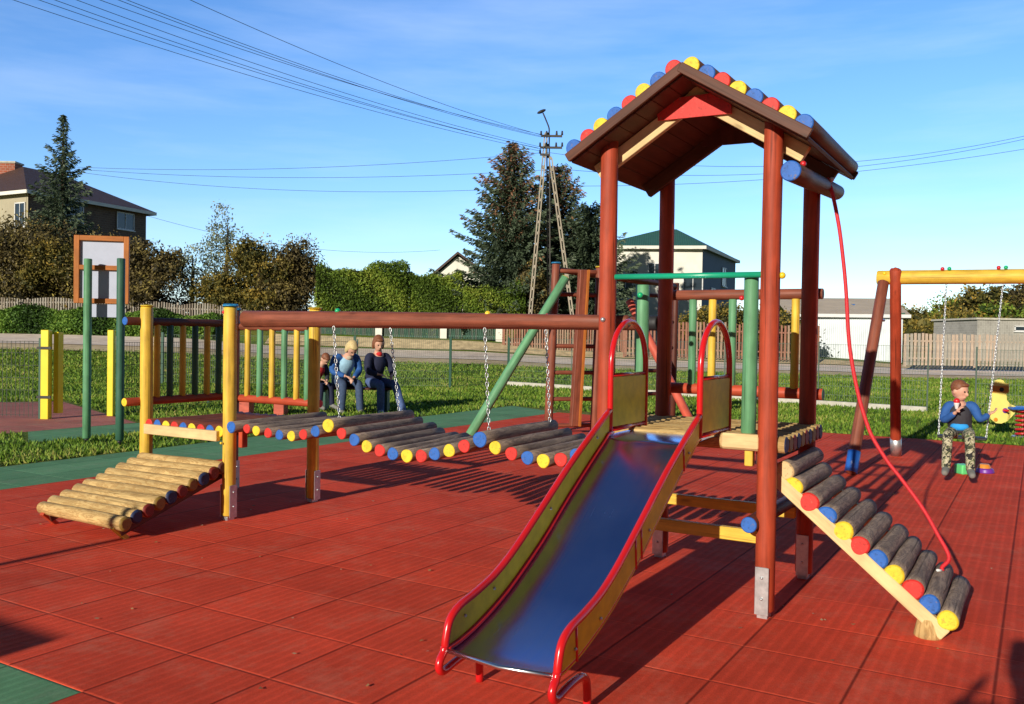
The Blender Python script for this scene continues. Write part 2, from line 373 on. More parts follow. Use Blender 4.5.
def tile_mat(name, c, cd):
    m, nt, b = mat_base(name); lk = nt.links.new
    tc = N(nt, 'ShaderNodeTexCoord'); sx = N(nt, 'ShaderNodeSeparateXYZ'); lk(tc.outputs['Object'], sx.inputs[0])
    def mth(op, a, b_=None, c_=None):
        n = N(nt, 'ShaderNodeMath', operation=op)
        for i, x in enumerate((a, b_, c_)):
            if x is None: continue
            if isinstance(x, (int, float)): n.inputs[i].default_value = x
            else: lk(x, n.inputs[i])
        return n.outputs[0]
    tu = mth('DIVIDE', mth('SUBTRACT', sx.outputs[0], .15), .5); tv = mth('DIVIDE', mth('SUBTRACT', sx.outputs[1], .13), .52)
    fu, fv = mth('FRACT', tu), mth('FRACT', tv); iu, iv = mth('FLOOR', tu), mth('FLOOR', tv)
    cb = N(nt, 'ShaderNodeCombineXYZ'); lk(iu, cb.inputs[0]); lk(iv, cb.inputs[1])
    wn = N(nt, 'ShaderNodeTexWhiteNoise', noise_dimensions='3D'); lk(cb.outputs[0], wn.inputs['Vector'])
    du = mth('MULTIPLY', mth('MINIMUM', fu, mth('SUBTRACT', 1, fu)), .5); dv = mth('MULTIPLY', mth('MINIMUM', fv, mth('SUBTRACT', 1, fv)), .52)
    # wobble so that seams are not ruled lines
    nw = noise(nt, tc.outputs['Object'], 3, 3); wob = mth('MULTIPLY', mth('SUBTRACT', nw, .5), .006)
    su = ramp(nt, mth('MULTIPLY', mth('ADD', du, wob), 100), [(0.12, (1, 1, 1)), (.55, (0, 0, 0))])
    sv = ramp(nt, mth('MULTIPLY', mth('ADD', dv, wob), 100), [(0.25, (1, 1, 1)), (.95, (0, 0, 0))])
    n1 = noise(nt, tc.outputs['Object'], 1.1, 6, .65); n2 = noise(nt, tc.outputs['Object'], 180, 3, .8); n3 = noise(nt, tc.outputs['Object'], 9, 6, .7)
    # moulded ribs along the tiles
    rib = N(nt, 'ShaderNodeMath', operation='SINE'); lk(mth('MULTIPLY', fv, 2*PI*9), rib.inputs[0])
    col = ramp(nt, n1, [(.3, mul(c, .82)), (.7, mul(c, 1.15))])
    col = mixc(nt, .55, col, ramp(nt, wn.outputs['Value'], [(0, (.80, .80, .80)), (1, (1.12, 1.12, 1.12))]), 'MULTIPLY')
    col = mixc(nt, .5, col, ramp(nt, n3, [(.3, (.75, .75, .75)), (.7, (1.1, 1.1, 1.1))]), 'MULTIPLY')
    col = mixc(nt, .6, col, ramp(nt, n2, [(.25, (.55, .55, .55)), (.6, (1.05, 1.05, 1.05)), (.85, (1.5, 1.4, 1.35))]), 'MULTIPLY')
    col = mixc(nt, .5, col, ramp(nt, rib.outputs[0], [(0, (.80, .80, .80)), (1, (1.06, 1.06, 1.06))]), 'MULTIPLY')
    sand = ramp(nt, noise(nt, tc.outputs['Object'], 420, 2, .5), [(.70, (0, 0, 0)), (.74, (.55, .55, .55))]); col = mixc(nt, sand, col, (.62, .42, .30))
    dirt = ramp(nt, noise(nt, tc.outputs['Object'], 2.6, 8, .8), [(.50, (0, 0, 0)), (.72, (.5, .5, .5))])
    col = mixc(nt, dirt, col, (.66, .22, .14) if name[0] == 'r' else (.30, .33, .22))
    col = mixc(nt, mth('MULTIPLY', sv, .75), col, cd); col = mixc(nt, mth('MULTIPLY', su, .55), col, mul(c, 1.7))  # pale u seams paint in the low sun catching the tile edges
    lk(col, b.inputs['Base Color']); b.inputs['Roughness'].default_value = .9; b.inputs['Specular IOR Level'].default_value = .07
    bev = ramp(nt, mth('MULTIPLY', mth('MINIMUM', du, dv), 50), [(.0, (0, 0, 0)), (.6, (1, 1, 1))])
    tilt = mth('ADD', mth('MULTIPLY', mth('SUBTRACT', wn.outputs['Value'], .5), mth('SUBTRACT', fu, .5)), 0)
    h = mth('ADD', mth('ADD', mth('MULTIPLY', bev, .6), mth('MULTIPLY', n2, .30)), mth('ADD', mth('MULTIPLY', rib.outputs[0], .16), mth('MULTIPLY', tilt, .9)))
    bump(nt, b, h, .6, .008); return m
M['redtile'] = tile_mat('red_rubber_tiles', (.86, .092, .044), (.13, .014, .009)); M['greentile'] = tile_mat('green_rubber_tiles', (.16, .36, .18), (.05, .12, .06))
M['pinktile'] = tile_mat('faded_red_paving', (.55, .20, .16), (.3, .11, .09))
def uvsheet(name, polys, z, m, **kw):
    v = []; f = []; hh = .03
    for p in polys:
        o = len(v); n = len(p); v += [(a, b, z) for a, b in p] + [(a, b, z-hh) for a, b in p]
        f.append(list(range(o, o+n)))
        for i in range(n): f.append([o+i, o+n+i, o+n+(i+1) % n, o+(i+1) % n])
    me = bpy.data.meshes.new(name); me.from_pydata(v, [], f); me.materials.append(m); o = bpy.data.objects.new(name, me); C.objects.link(o)
    o.rotation_euler = (0, 0, TH); tag(o, **kw); return o
ZM = .0
uvsheet('rubber_paving', [[(-3, -6), (14.65, -6), (14.65, 3.0), (15.1, 7.95), (2.15, 7.95), (2.15, 3.25), (-3, 3.25)]], ZM+.004, M['redtile'], kind='structure')
uvsheet('green_rubber_paving', [[(-3, 3.253), (2.147, 3.253), (2.147, 8.6), (-3, 8.6)],
    [(2.147, 7.953), (15.1, 7.953), (15.9, 9.45), (2.147, 9.22)], [(6.5, 11.0), (10.2, 10.9), (10.4, 12.0), (7.2, 12.2)],
    [(9.6, 9.36), (11.2, 9.38), (10.4, 12.0), (9.4, 11.0)]], ZM+.002, M['greentile'], kind='structure')
uvsheet('entrance_path', [[(5.5, 12.2), (8.9, 12.15), (10.6, 16.8), (8.0, 18.5), (4.5, 15)]], ZM+.003, M['pinktile'], kind='structure')
# road beyond the fence, and a dirt verge
def strip(name, y0, y1, dz, m, x0=-45, x1=45):
    xs = [x0+(x1-x0)*i/90 for i in range(91)]; ys = [y0+(y1-y0)*i/6 for i in range(7)]
    return gridmesh(name, xs, ys, lambda x, y: zt(x, y)+dz, m, kind='structure')
M['road'] = plain('worn_asphalt', (.85, .68, .56), .9, 0, 1.5, .25, spec=.2); M['verge'] = plain('sandy_verge', (.60, .47, .28), .95, 0, 3, .35, spec=.1, bs=.5)
strip('road', 36.2, 42.6, .05, M['road']); strip('verge', 33.6, 36.6, .03, M['verge'])
strip('far_verge', 42.9, 44.2, .04, M['verge'], -12, 45)

# grass blades: one uncountable sheet
def inpoly(u, v, poly):
    c = np.zeros(len(u), bool); n = len(poly); j = n-1
    for i in range(n):
        xi, yi = poly[i]; xj, yj = poly[j]
        k = ((yi > v) != (yj > v)) & (u < (xj-xi)*(v-yi)/((yj-yi) or 1e-9)+xi); c ^= k; j = i
    return c
def make_grass(n):
    Y = 7.0+(34-7.0)*np.random.rand(n)**1.25; X = (np.random.rand(n)-.5)*1.28*Y
    u = X*dU.x+Y*dU.y; v = X*dV.x+Y*dV.y; ok = np.ones(n, bool)
    for p in ([(-3, -6), (14.7, -6), (14.7, 3.0), (15.9, 9.45), (2.1, 9.25), (-3, 8.6)], [(6.45, 10.95), (10.2, 10.85), (10.45, 12.05), (7.1, 12.25)], [(9.6, 9.3), (11.2, 9.35), (10.4, 12.0), (9.4, 11.0)], [(5.4, 12.15), (8.95, 12.1), (10.7, 16.8), (8.0, 18.6), (4.4, 15)]):
        ok &= ~inpoly(u, v, p)
    patch = np.sin(X*1.7+np.sin(Y*.9)*2)*np.sin(Y*1.3+X*.4)
    ok &= (np.random.rand(n) < .75+.3*patch)
    X, Y, patch = X[ok], Y[ok], patch[ok]; n = len(X); a = np.random.rand(n)*2*PI; h = (.022+.036*np.random.rand(n))*(1+Y*.02); w = .006+.0009*Y
    z0 = np.array([zt(x, y) if y > 25 else 0 for x, y in zip(X, Y)])
    V = np.zeros((n, 3, 3)); V[:, 0] = np.stack([X-np.cos(a)*w, Y-np.sin(a)*w, z0], 1); V[:, 1] = np.stack([X+np.cos(a)*w, Y+np.sin(a)*w, z0], 1)
    b = np.random.rand(n)*2*PI; V[:, 2] = np.stack([X+np.cos(b)*h*.5, Y+np.sin(b)*h*.5, z0+h], 1)
    t = np.clip(np.random.rand(n)*.7+.15+patch*.18, 0, 1)
    return V, t
def trimesh_obj(name, V, t, m, parent=None, k=3):
    n = len(V); me = bpy.data.meshes.new(name); org = np.array(worldloc(parent)) if parent else np.zeros(3)
    me.vertices.add(n*k); me.vertices.foreach_set('co', (V-org).reshape(-1)); me.loops.add(n*k); me.loops.foreach_set('vertex_index', np.arange(n*k))
    me.polygons.add(n); me.polygons.foreach_set('loop_start', np.arange(0, n*k, k)); me.polygons.foreach_set('loop_total', np.full(n, k))
    at_ = me.attributes.new('tint', 'FLOAT', 'FACE'); at_.data.foreach_set('value', t.astype(np.float32))
    me.materials.append(m); me.update(); me.validate(); o = bpy.data.objects.new(name, me); C.objects.link(o)
    if parent: o.parent = parent
    return o
M['blade'] = leafmat('grass_blade', [(0, (.04, .09, .01)), (.5, (.15, .27, .025)), (.8, (.28, .36, .05)), (1, (.45, .38, .12))])
V_, t_ = make_grass(230000); tag(trimesh_obj('grass', V_, t_, M['blade']), kind='stuff')

# ================================================================ PLAY TOWER
def foot_bracket(u, v, post, ax='u'):
    mb = MB()
    for s in (-1, 1):
        if ax == 'u': mb.box(W(u+s*.051, v, .15), (dU, dV, (0, 0, 1)), (.004, .036, .125), bev=.002)
        else: mb.box(W(u, v+s*.051, .15), (dV, dU, (0, 0, 1)), (.004, .036, .125), bev=.002)
        for z in (.11, .22): mb.ball(W(u+s*.056*(ax == 'u'), v+s*.056*(ax != 'u'), z), .008)
    mb.box(W(u, v, .014), (dU, dV, (0, 0, 1)), (.036, .028, .018), bev=.002)
    return mb.build('foot_bracket', 'galv', post)
def post(par, u, v, h, r, m, top=None, z0=.035, label=None):
    mats = [m, EC.get(top, m)]; p = MB().log(W(u, v, z0), W(u, v, h), r*1.02, r*.98, seg=28, e1=1, wob=.003, rings=9, bev=.15).build('post', mats, par, label=label)
    foot_bracket(u, v, p, 'u' if v < 3 else 'v'); return p
def cap(par, u, v, z, r, m, d=None, name='bolt_cap'):
    return MB().ball(W(u, v, z), r).build(name, m, par)

tw = thing('play_tower', W(5.1, 1.675), 'tall red posted play tower with pitched log roof behind the slide', 'play tower')
PN = (4.65, 5.56); PV = (1.21, 2.14)
for u, v, h in ((4.65, 1.21, 2.65), (4.65, 2.14, 2.65), (5.56, 1.21, 2.66), (5.56, 2.14, 2.66)): post(tw, u, v, h, .05, 'post_red')
# roof
ridge_v = 1.658; zr = 2.905; sl = math.atan2(.375, .60)
rf = MB()
for s in (1, -1):
    dn = dV*s*math.cos(sl)-Vector((0, 0, 1))*math.sin(sl); nn = dV*s*math.sin(sl)+Vector((0, 0, 1))*math.cos(sl)
    top = W(5.11, ridge_v, zr-.012); ln = .79
    for k in range(7):      # roof boards
        a = k*ln/7+.0006; b_ = (k+1)*ln/7-.0006
        rf.box(top+dn*((a+b_)/2)-nn*.030, (dU, dn, nn), (.61, (b_-a)/2, .011), bev=.003)
roof = rf.build('roof', 'roofw', tw)
for s in (1, -1):
    dn = dV*s*math.cos(sl)-Vector((0, 0, 1))*math.sin(sl); nn = dV*s*math.sin(sl)+Vector((0, 0, 1))*math.cos(sl)
    top = W(0, ridge_v, zr)
    cols = 'rbyrbyrb' if s == 1 else 'ybrybryb'
    if s == 1: cols = 'rbyrbyrb'
    for k in range(8):
        p = top + dn*(.05+k*.0985) + nn*.012
        MB().log(p+dU*(4.485+random.uniform(-.006, .006)), p+dU*(5.735+random.uniform(-.01, .01)), .048, .046, seg=22, e0=1, e1=1, wob=.0015).build('roof_log', ['rooflog', EC[cols[k]]], roof)
    for (uu, mt, dd, hw) in ((4.478, 'roofw', .016, .026), (5.742, 'roofw', .016, .026)):      # barge boards
        MB().box(top+dU*(uu+s*.0015)+dn*.40-nn*(dd+.002), (dn, nn, dU), (.40, hw, .011), bev=.003).build('barge_board', mt, roof)
    for uu in (4.735, 5.475):
        MB().box(top+dU*uu+dn*.385-nn*.098, (dn, nn, dU), (.375, .044, .020), bev=.003).build('rafter', 'beam' if uu < 5 else 'roofw', roof)
for uu, mt in ((4.693, 'ered'), (5.45, 'dkbrown')):
    pts = [(1.87, 2.675), (1.875, 2.712), (1.80, 2.758), (1.75, 2.79), (1.565, 2.79), (1.51, 2.755), (1.455, 2.722), (1.45, 2.668)]
    MB().prism([W(uu, a, z) for a, z in pts], dU*.012).build('gable_board', mt, roof)
# rope crossbar
MB().log(W(4.56, 1.10, 2.31), W(5.73, 1.10, 2.372), .052, .046, seg=26, e0=1, e1=2, wob=.002).build('crossbar_log', ['rooflog', 'eblu', 'dkbrown'], tw)
cap(tw, 4.72, 1.075, 2.37, .016, 'redcap'); cap(tw, 4.66, 1.155, 1.79, .018, 'yelcap')
cap(tw, 4.595, 2.14, 1.555, .014, 'galv')
# deck
for k in range(10):
    u = 4.70+k*.093
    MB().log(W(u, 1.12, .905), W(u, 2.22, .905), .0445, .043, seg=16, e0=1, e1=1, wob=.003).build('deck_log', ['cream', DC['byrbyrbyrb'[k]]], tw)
for v in (1.26, 2.09):
    MB().box(W(5.1, v, .825), (dU, dV, (0, 0, 1)), (.40, .022, .035), bev=.004).build('deck_beam', 'dkbrown', tw)
MB().box(W(4.645, 1.345, .915), (dU, dV, (0, 0, 1)), (.035, .105, .042), bev=.012).build('edge_board', 'beam', tw)
MB().box(W(4.66, 1.305, .83), (dU, dV, (0, 0, 1)), (.02, .022, .042), bev=.003).build('edge_block', 'yellow', tw)
# front uprights and grab bar
MB().log(W(5.0, 2.068, .93), W(5.0, 2.068, 1.775), .042, .041, seg=20, wob=.001).build('upright', 'green', tw, label='light green upright left of the slide entry')
MB().log(W(4.70, 1.325, .955), W(4.70, 1.325, 1.79), .039, .038, seg=20, wob=.001).build('upright', 'green', tw, label='light green upright right of the slide entry')
MB().tube([W(4.645, 2.09, 1.80), W(4.645, 1.24, 1.795)], .016, 12).build('grab_bar', 'grnbar', tw)
# back railing
MB().log(W(5.655, 2.16, 1.745), W(5.655, 1.15, 1.745), .034, .033, seg=20, e0=1, e1=1).build('railing_bar', ['brown', 'ebrown'], tw)
MB().log(W(5.655, 2.16, 1.125), W(5.655, 1.135, 1.125), .036, .036, seg=20, e0=1, e1=1).build('railing_bar', ['rail_red', 'dkgreen'], tw)
for v, m in ((1.98, 'green'), (1.846, 'yellow'), (1.713, 'green'), (1.58, 'yellow'), (1.447, 'green'), (1.314, 'yellow')):
    MB().log(W(5.655, v, 1.15), W(5.655, v, 1.715), .0255, seg=14).build('baluster', m, tw)
for (u, v, z, m) in ((5.6, 1.64, 1.72, 'redcap'), (4.75, 1.98, 1.70, 'grncap'), (5.5, 1.48, 1.02, 'grncap')): cap(tw, u, v, z, .017, m)
# low ties
MB().box(W(4.72, 1.675, .405), (dU, dV, (0, 0, 1)), (.022, .425, .034), bev=.004).build('tie_beam', 'yellow', tw)
MB().box(W(5.49, 1.675, .41), (dU, dV, (0, 0, 1)), (.022, .425, .034), bev=.004).build('tie_beam', 'yellow', tw)
MB().log(W(4.55, 1.272, .495), W(5.62, 1.272, .485), .042, .040, seg=20, e0=1).build('tie_log', ['dkbrown', 'eblu'], tw)

# ================================================================ SLIDE
VL, VR = 1.985, 1.485
sd = thing('slide', W(3.6, 1.735), 'steel slide with yellow sides and glossy red tube rails in front of the tower', 'slide')
low = [(4.86, .935), (4.40, .93), (4.27, .88), (3.9, .665), (3.65, .505), (3.45, .395), (3.27, .31), (3.08, .245), (2.95, .215), (2.86, .205)]
top = [(4.37, 1.06), (4.15, .95), (3.89, .81), (3.6, .635), (3.38, .505), (3.22, .43), (3.07, .388), (2.95, .362), (2.885, .325), (2.858, .26), (2.85, .205)]
lowP = smooth_path([Vector((a, 0, b)) for a, b in low], 6); topP = smooth_path([Vector((a, 0, b)) for a, b in top], 6)
# bed: shallow trough, bends up to the side panels
prof = [(-.25, .006), (-.235, .003), (-.21, .001), (-.12, 0), (0, 0), (.12, 0), (.21, .001), (.235, .003), (.25, .006)]
mb = MB(); o = 0; np_ = len(prof); acc = 0
vm = (VL+VR)/2
for layer in (0, -.004):
    base = len(mb.v)
    for i, p in enumerate(lowP):
        for a, dz in prof: mb.v.append(W(p.x, vm+a, p.z+dz-.008+layer))
    for i in range(len(lowP)-1):
        for q in range(np_-1):
            ids = [base+i*np_+q, base+i*np_+q+1, base+(i+1)*np_+q+1, base+(i+1)*np_+q]
            if layer == 0: ids = ids[::-1]
            mb.face(ids, [(prof[q][0], lowP[i].x), (prof[q+1][0], lowP[i].x), (prof[q+1][0], lowP[i+1].x), (prof[q][0], lowP[i+1].x)][::(-1 if layer == 0 else 1)], 0, True)
mb.build('slide_bed', 'steel', sd)
e = lowP[-1]
MB().tube([W(e.x-.004, VL-.015, e.z+.004), W(e.x-.004, vm, e.z-.012), W(e.x-.004, VR+.015, e.z+.004)], .0105, 10).build('bed_lip', 'lip', sd)
def lerp_at(P, u):
    for a, b in zip(P, P[1:]):
        if (a.x-u)*(b.x-u) <= 0 and abs(a.x-b.x) > 1e-6: return a.z+(b.z-a.z)*(u-a.x)/(b.x-a.x)
    return P[-1].z
for v, sgn in ((VL, 1), (VR, -1)):
    side = 'left' if sgn == 1 else 'right'
    mb = MB(); us = [4.355-(4.355-2.875)*i/44 for i in range(45)]
    for off in (-.006, .006):
        base = len(mb.v)
        for u in us: mb.v += [W(u, v+off, lerp_at(lowP, u)), W(u, v+off, lerp_at(topP, u))]
        for i in range(44):
            ids = [base+2*i, base+2*i+1, base+2*i+3, base+2*i+2]
            mb.face(ids if off < 0 else ids[::-1], [(0, us[i])]*4, 0, True)
    pn = mb.build('side_panel', 'panel', sd)
    bl = MB()
    for u in (4.2, 3.7, 3.2, 2.98):
        bl.ball(W(u, v-sgn*.009, (lerp_at(lowP, u)+lerp_at(topP, u))/2+.02), .007)
        bl.ball(W(u, v+sgn*.009, (lerp_at(lowP, u)+lerp_at(topP, u))/2-.02), .007)
    bl.build('bolt', 'galv', pn)
    foot = [(2.842, .205), (2.820, .182), (2.812, .158), (2.822, .138), (2.85, .130), (2.91, .140), (2.98, .148), (3.05, .146), (3.09, .125), (3.105, .08), (3.108, .0)]
    path = topP[:-1] + smooth_path([Vector((a, 0, b)) for a, b in [(2.85, .23)]+foot], 4)
    MB().tube([W(p.x, v, p.z) for p in path], .0165, 12).build('side_rail', 'tube', sd)
    MB().tube([W(p.x-.004, v-sgn*.006, p.z+.010) for p in lowP if p.x < 4.42], .0135, 10).build('lower_rail', 'tube', sd)
    for u in (4.14, 3.62, 3.56, 3.0): MB().tube([W(u, v+sgn*.003, lerp_at(lowP, u)), W(u-.015, v+sgn*.003, lerp_at(topP, u-.015))], .009, 8).build('stay', 'tube', sd)
    a0, a1 = 4.375, 4.865
    arch = [(a0, .95), (a0, 1.1), (a0, 1.25), (a0+.01, 1.36), (a0+.06, 1.46), (a0+.15, 1.525), (a0+.245, 1.545), (a0+.34, 1.525), (a0+.43, 1.46), (a0+.48, 1.36), (a1, 1.25), (a1, 1.1), (a1, .92)]
    ap = smooth_path([W(a, v+sgn*.0, b) for a, b in arch], 5)
    MB().tube(ap, .0165, 12).build('hand_arch', 'tube', sd)
    mb = MB(); mb.box(W((a0+a1)/2, v, 1.105), (dU, dV, (0, 0, 1)), ((a1-a0)/2-.012, .007, .135), bev=.002); ep = mb.build('arch_panel', 'panel', sd)
    MB().tube([W(a0, v, 1.25), W(a1, v, 1.25)], .010, 8).build('panel_bar', 'tube', sd); MB().tube([W(a0, v, .955), W(a1, v, .955)], .013, 8).build('panel_bar', 'tube', sd)

# ================================================================ CLIMBING RAMP AND ROPE
cr_ = thing('climbing_ramp', W(4.75, .75), 'steep climbing ramp of grey bark textured logs leaning on the tower with a red rope', 'climbing ramp')
rd = [(1.149, .763), (1.100, .680), (1.017, .611), (.93, .545), (.845, .48), (.760, .418), (.677, .356), (.597, .293), (.513, .230), (.433, .171), (.353, .106)]
for k, (v, z) in enumerate(rd):
    MB().log(W(4.755+random.uniform(-.008, .008), v, z), W(5.545+random.uniform(-.015, .015), v-.0+random.uniform(-.004, .004), z), .051*random.uniform(.97, 1.03), .049, seg=24, e0=1, e1=2, wob=.004, rings=8, bev=.2).build('ramp_log', ['grey', EC['nyrbyrbyrby'[k]], 'grey'], cr_)
dr = (W(0, .353, .106)-W(0, 1.149, .763)).normalized(); nr = dr.cross(dU).normalized()
nr = nr if nr.z > 0 else -nr
for u, dd in ((4.775, .055), (5.46, .058)):
    a = W(u, 1.165, .765)-nr*dd; b = W(u, .325, .078)-nr*dd
    MB().box((a+b)/2, (dr, nr, dU), ((b-a).length/2, .034, .023), bev=.004).build('side_beam', 'beam', cr_)
MB().log(W(4.80, .44, .0), W(4.80, .44, .10), .07, .05, seg=18).build('foot_block', 'cream', cr_)
MB().log(W(5.44, .44, .0), W(5.44, .44, .10), .07, .05, seg=18).build('foot_block', 'cream', cr_)
rope_pts = [W(5.33, 1.075, 2.395)]
rp_px = [(827, 186), (833, 196), (839, 226.6), (843, 258), (846, 290), (849.5, 345), (857.5, 391), (866.6, 422.7), (874, 440), (888, 462), (900.6, 478), (922.5, 508), (938, 535), (949, 557), (952, 571)]
endp = W(5.30, .425, .222)
def ray_u(px, py, u):
    d = FWD + (px-512)/F*RT - (py-352)/F*UP; t = u/d.dot(dU); return Vector((d.x*t, d.y*t, H+d.z*t))
for i, (a, b) in enumerate(rp_px[1:-1]): rope_pts.append(ray_u(a, b, 5.33-(i+1)/14*.04))
rope_pts.append(endp+Vector((0, 0, .02))); rope_pts.append(endp)
rpm = MB(); path = smooth_path(rope_pts, 8); rpm.tube(path, .0115, 8)
rope = rpm.build('climbing_rope', 'rope', None, label='long red rope hanging from the tower crossbar down to the log ramp', cat='rope')
mb = MB().tube([endp, endp+dV*.02-dU*.05+Vector((0, 0, .01))], .007, 8).build('rope_end', 'frame', rope)
MB().ball(W(5.33, 1.052, 2.385), .014).build('eye_bolt', 'frame', rope)

# ================================================================ LEFT PLATFORM
pf = thing('play_platform', W(5.2, 5.8), 'low log platform on yellow posts between the bridge and the entry ramp', 'platform')
p1 = post(pf, 4.73, 5.34, 1.64, .0505, 'yellow', 'y'); p2 = post(pf, 4.73, 6.33, 1.645, .0505, 'yellow', 'y')
p3 = post(pf, 5.65, 5.34, 1.655, .0505, 'yellow', 'y'); p4 = post(pf, 5.65, 6.33, 1.645, .0505, 'brown')
MB().log(W(4.73, 5.34, 1.64), W(4.73, 5.34, 1.665), .060, .057, seg=24).build('post_cap', 'cyan', p1)
MB().log(W(5.65, 6.33, 1.645), W(5.65, 6.33, 1.67), .060, .057, seg=24).build('post_cap', 'cyan', p4)
MB().log(W(4.73, 6.33, 1.645), W(4.73, 6.33, 1.662), .056, .052, seg=24).build('post_cap', 'yelcap', p2)
MB().log(W(5.65, 5.34, 1.655), W(5.65, 5.34, 1.672), .062, .059, seg=24).build('post_cap', 'yelcap', p3)
for k in range(9):
    v = 6.245-k*.104
    MB().log(W(4.69, v, .682), W(5.68, v, .682), .045, .043, seg=18, e0=1, e1=1, wob=.003).build('deck_log', ['brown', EC['rbyrbyrby'[k]]], pf)
MB().box(W(4.678, 5.835, .648), (dV, (0, 0, 1), dU), (.432, .040, .020), bev=.004).build('edge_beam', 'beam', pf)
MB().box(W(5.63, 5.83, .632), (dV, (0, 0, 1), dU), (.445, .040, .020), bev=.004).build('edge_beam', 'brown', pf)
MB().box(W(4.80, 5.265, .66), (dV, (0, 0, 1), dU), (.02, .10, .03), bev=.004).build('bracket_block', 'rail_red', pf)
for (u0, v0, u1, v1, z, r, m, e) in ((4.55, 6.37, 5.72, 6.37, 1.525, .034, 'dkbrown', 'b'), (4.55, 6.37, 5.72, 6.37, .865, .034, 'post_red', 'y'),
                                (5.69, 6.42, 5.69, 5.30, .845, .034, 'rail_red', 'r'), (5.69, 6.42, 5.69, 5.44, 1.50, .034, 'brown', 'k')):
    MB().log(W(u0, v0, z), W(u1, v1, z), r, seg=18, e0=1, e1=1).build('railing_bar', [m, EC[e]], pf)
for k, u in enumerate((4.86, 4.99, 5.12, 5.25, 5.38, 5.51)): MB().log(W(u, 6.37, .89), W(u, 6.37, 1.50), .027, seg=14).build('baluster', 'yellow' if k % 2 == 0 else 'dkgreen', pf)
for k, v in enumerate((6.194, 6.04, 5.885, 5.735, 5.585, 5.46)): MB().log(W(5.69, v, .86), W(5.69, v, 1.49), .027, seg=14).build('baluster', 'yellow' if k % 2 == 0 else 'green', pf)
cap(pf, 4.69, 5.37, 1.60, .014, 'redcap'); cap(pf, 4.66, 5.35, .60, .010, 'yelcap')

# ================================================================ LOG BRIDGE
br = thing('log_bridge', W(5.15, 3.75), 'hanging bridge of grey logs with coloured ends on chains between platform and tower', 'bridge')
bl = [(5.16, .742, .044, 'b'), (5.02, .735, .034, 'r'), (4.923, .727, .037, 'y'), (4.80, .718, .037, 'r'), (4.685, .712, .037, 'b'), (4.57, .712, .038, 'y'), (4.455, .735, .038, 'r'), (4.34, .765, .040, 'b'),
      (4.222, .810, .048, 'y'), (4.10, .765, .040, 'r'), (3.985, .728, .042, 'b'), (3.875, .692, .042, 'y'), (3.763, .673, .042, 'r'), (3.65, .662, .042, 'b'), (3.537, .658, .044, 'y'), (3.42, .665, .043, 'r'),
      (3.312, .690, .041, 'b'), (3.20, .722, .042, 'y'), (3.088, .758, .042, 'r'), (2.972, .806, .050, 'b'), (2.855, .768, .042, 'y'), (2.743, .738, .042, 'r'), (2.63, .722, .042, 'b'), (2.517, .716, .043, 'y'),
      (2.405, .730, .043, 'r'), (2.30, .765, .042, 'b'), (2.21, .82, .042, 'y')]
for i, (v, z, r, c) in enumerate(bl):
    a = -.03 if i in (0, 1, 2, 3, 4, 5, 6, 7) else random.uniform(-.03, .02)
    MB().log(W(4.605 + (0 if i != 0 else -.02), v, z), W(5.66+a, v+(.05 if i < 8 else .11 if i < 19 else .035)+random.uniform(-.01, .01), z+random.uniform(-.006, .006)), r, r*.95, seg=20, e0=1, e1=1, wob=.004, rings=7).build('bridge_log', ['grey', EC[c]], br)
MB().log(W(4.80, 5.27, 1.555), W(4.79, 2.06, 1.545), .064, .040, seg=28, wob=.004, rings=12, bev=.3).build('overhead_log', 'brown', br, label='front brown overhead log holding the bridge chains')
MB().log(W(5.60, 5.27, 1.55), W(5.60, 2.22, 1.555), .054, .046, seg=28, wob=.004, rings=12, bev=.3, e1=1).build('overhead_log', ['brown', 'dkbrown'], br, label='rear brown overhead log holding the bridge chains')
def chain_mesh(a, b, link=.036, wr=.0034, wd=.009):
    a, b = Vector(a), Vector(b); d = (b-a); n = max(2, int(d.length/(link*.78))); dn = d.normalized(); x, y = frame_of(d); mb = MB()
    for k in range(n):
        c = a+d*((k+.5)/n); s = x if k % 2 else y; pts = []
        for q in range(10):
            t = 2*PI*q/10; pts.append(c+dn*math.cos(t)*link*.5+s*math.sin(t)*wd)
        mb.tube(pts, wr, 5, closed=True)
    return mb
for (u, vt, vb, zb) in ((4.74, 4.30, 4.235, .84), (4.74, 3.03, 2.985, .845), (5.55, 4.44, 4.34, .85), (5.55, 3.03, 2.985, .85)):
    chain_mesh(W(u, vt, 1.50), W(u, vb, zb)).build('chain', 'galv', br)
for (u, v, z, m) in ((4.79, 4.31, 1.612, 'grncap'), (4.79, 3.04, 1.593, 'yelcap'), (5.60, 4.45, 1.608, 'yelcap'), (5.60, 3.05, 1.60, 'redcap')): cap(br, u, v, z, .02, m)
MB().log(W(5.575, 2.30, 1.556), W(5.575, 2.19, 1.556), .0505, seg=20).build('end_clamp', 'black', br)

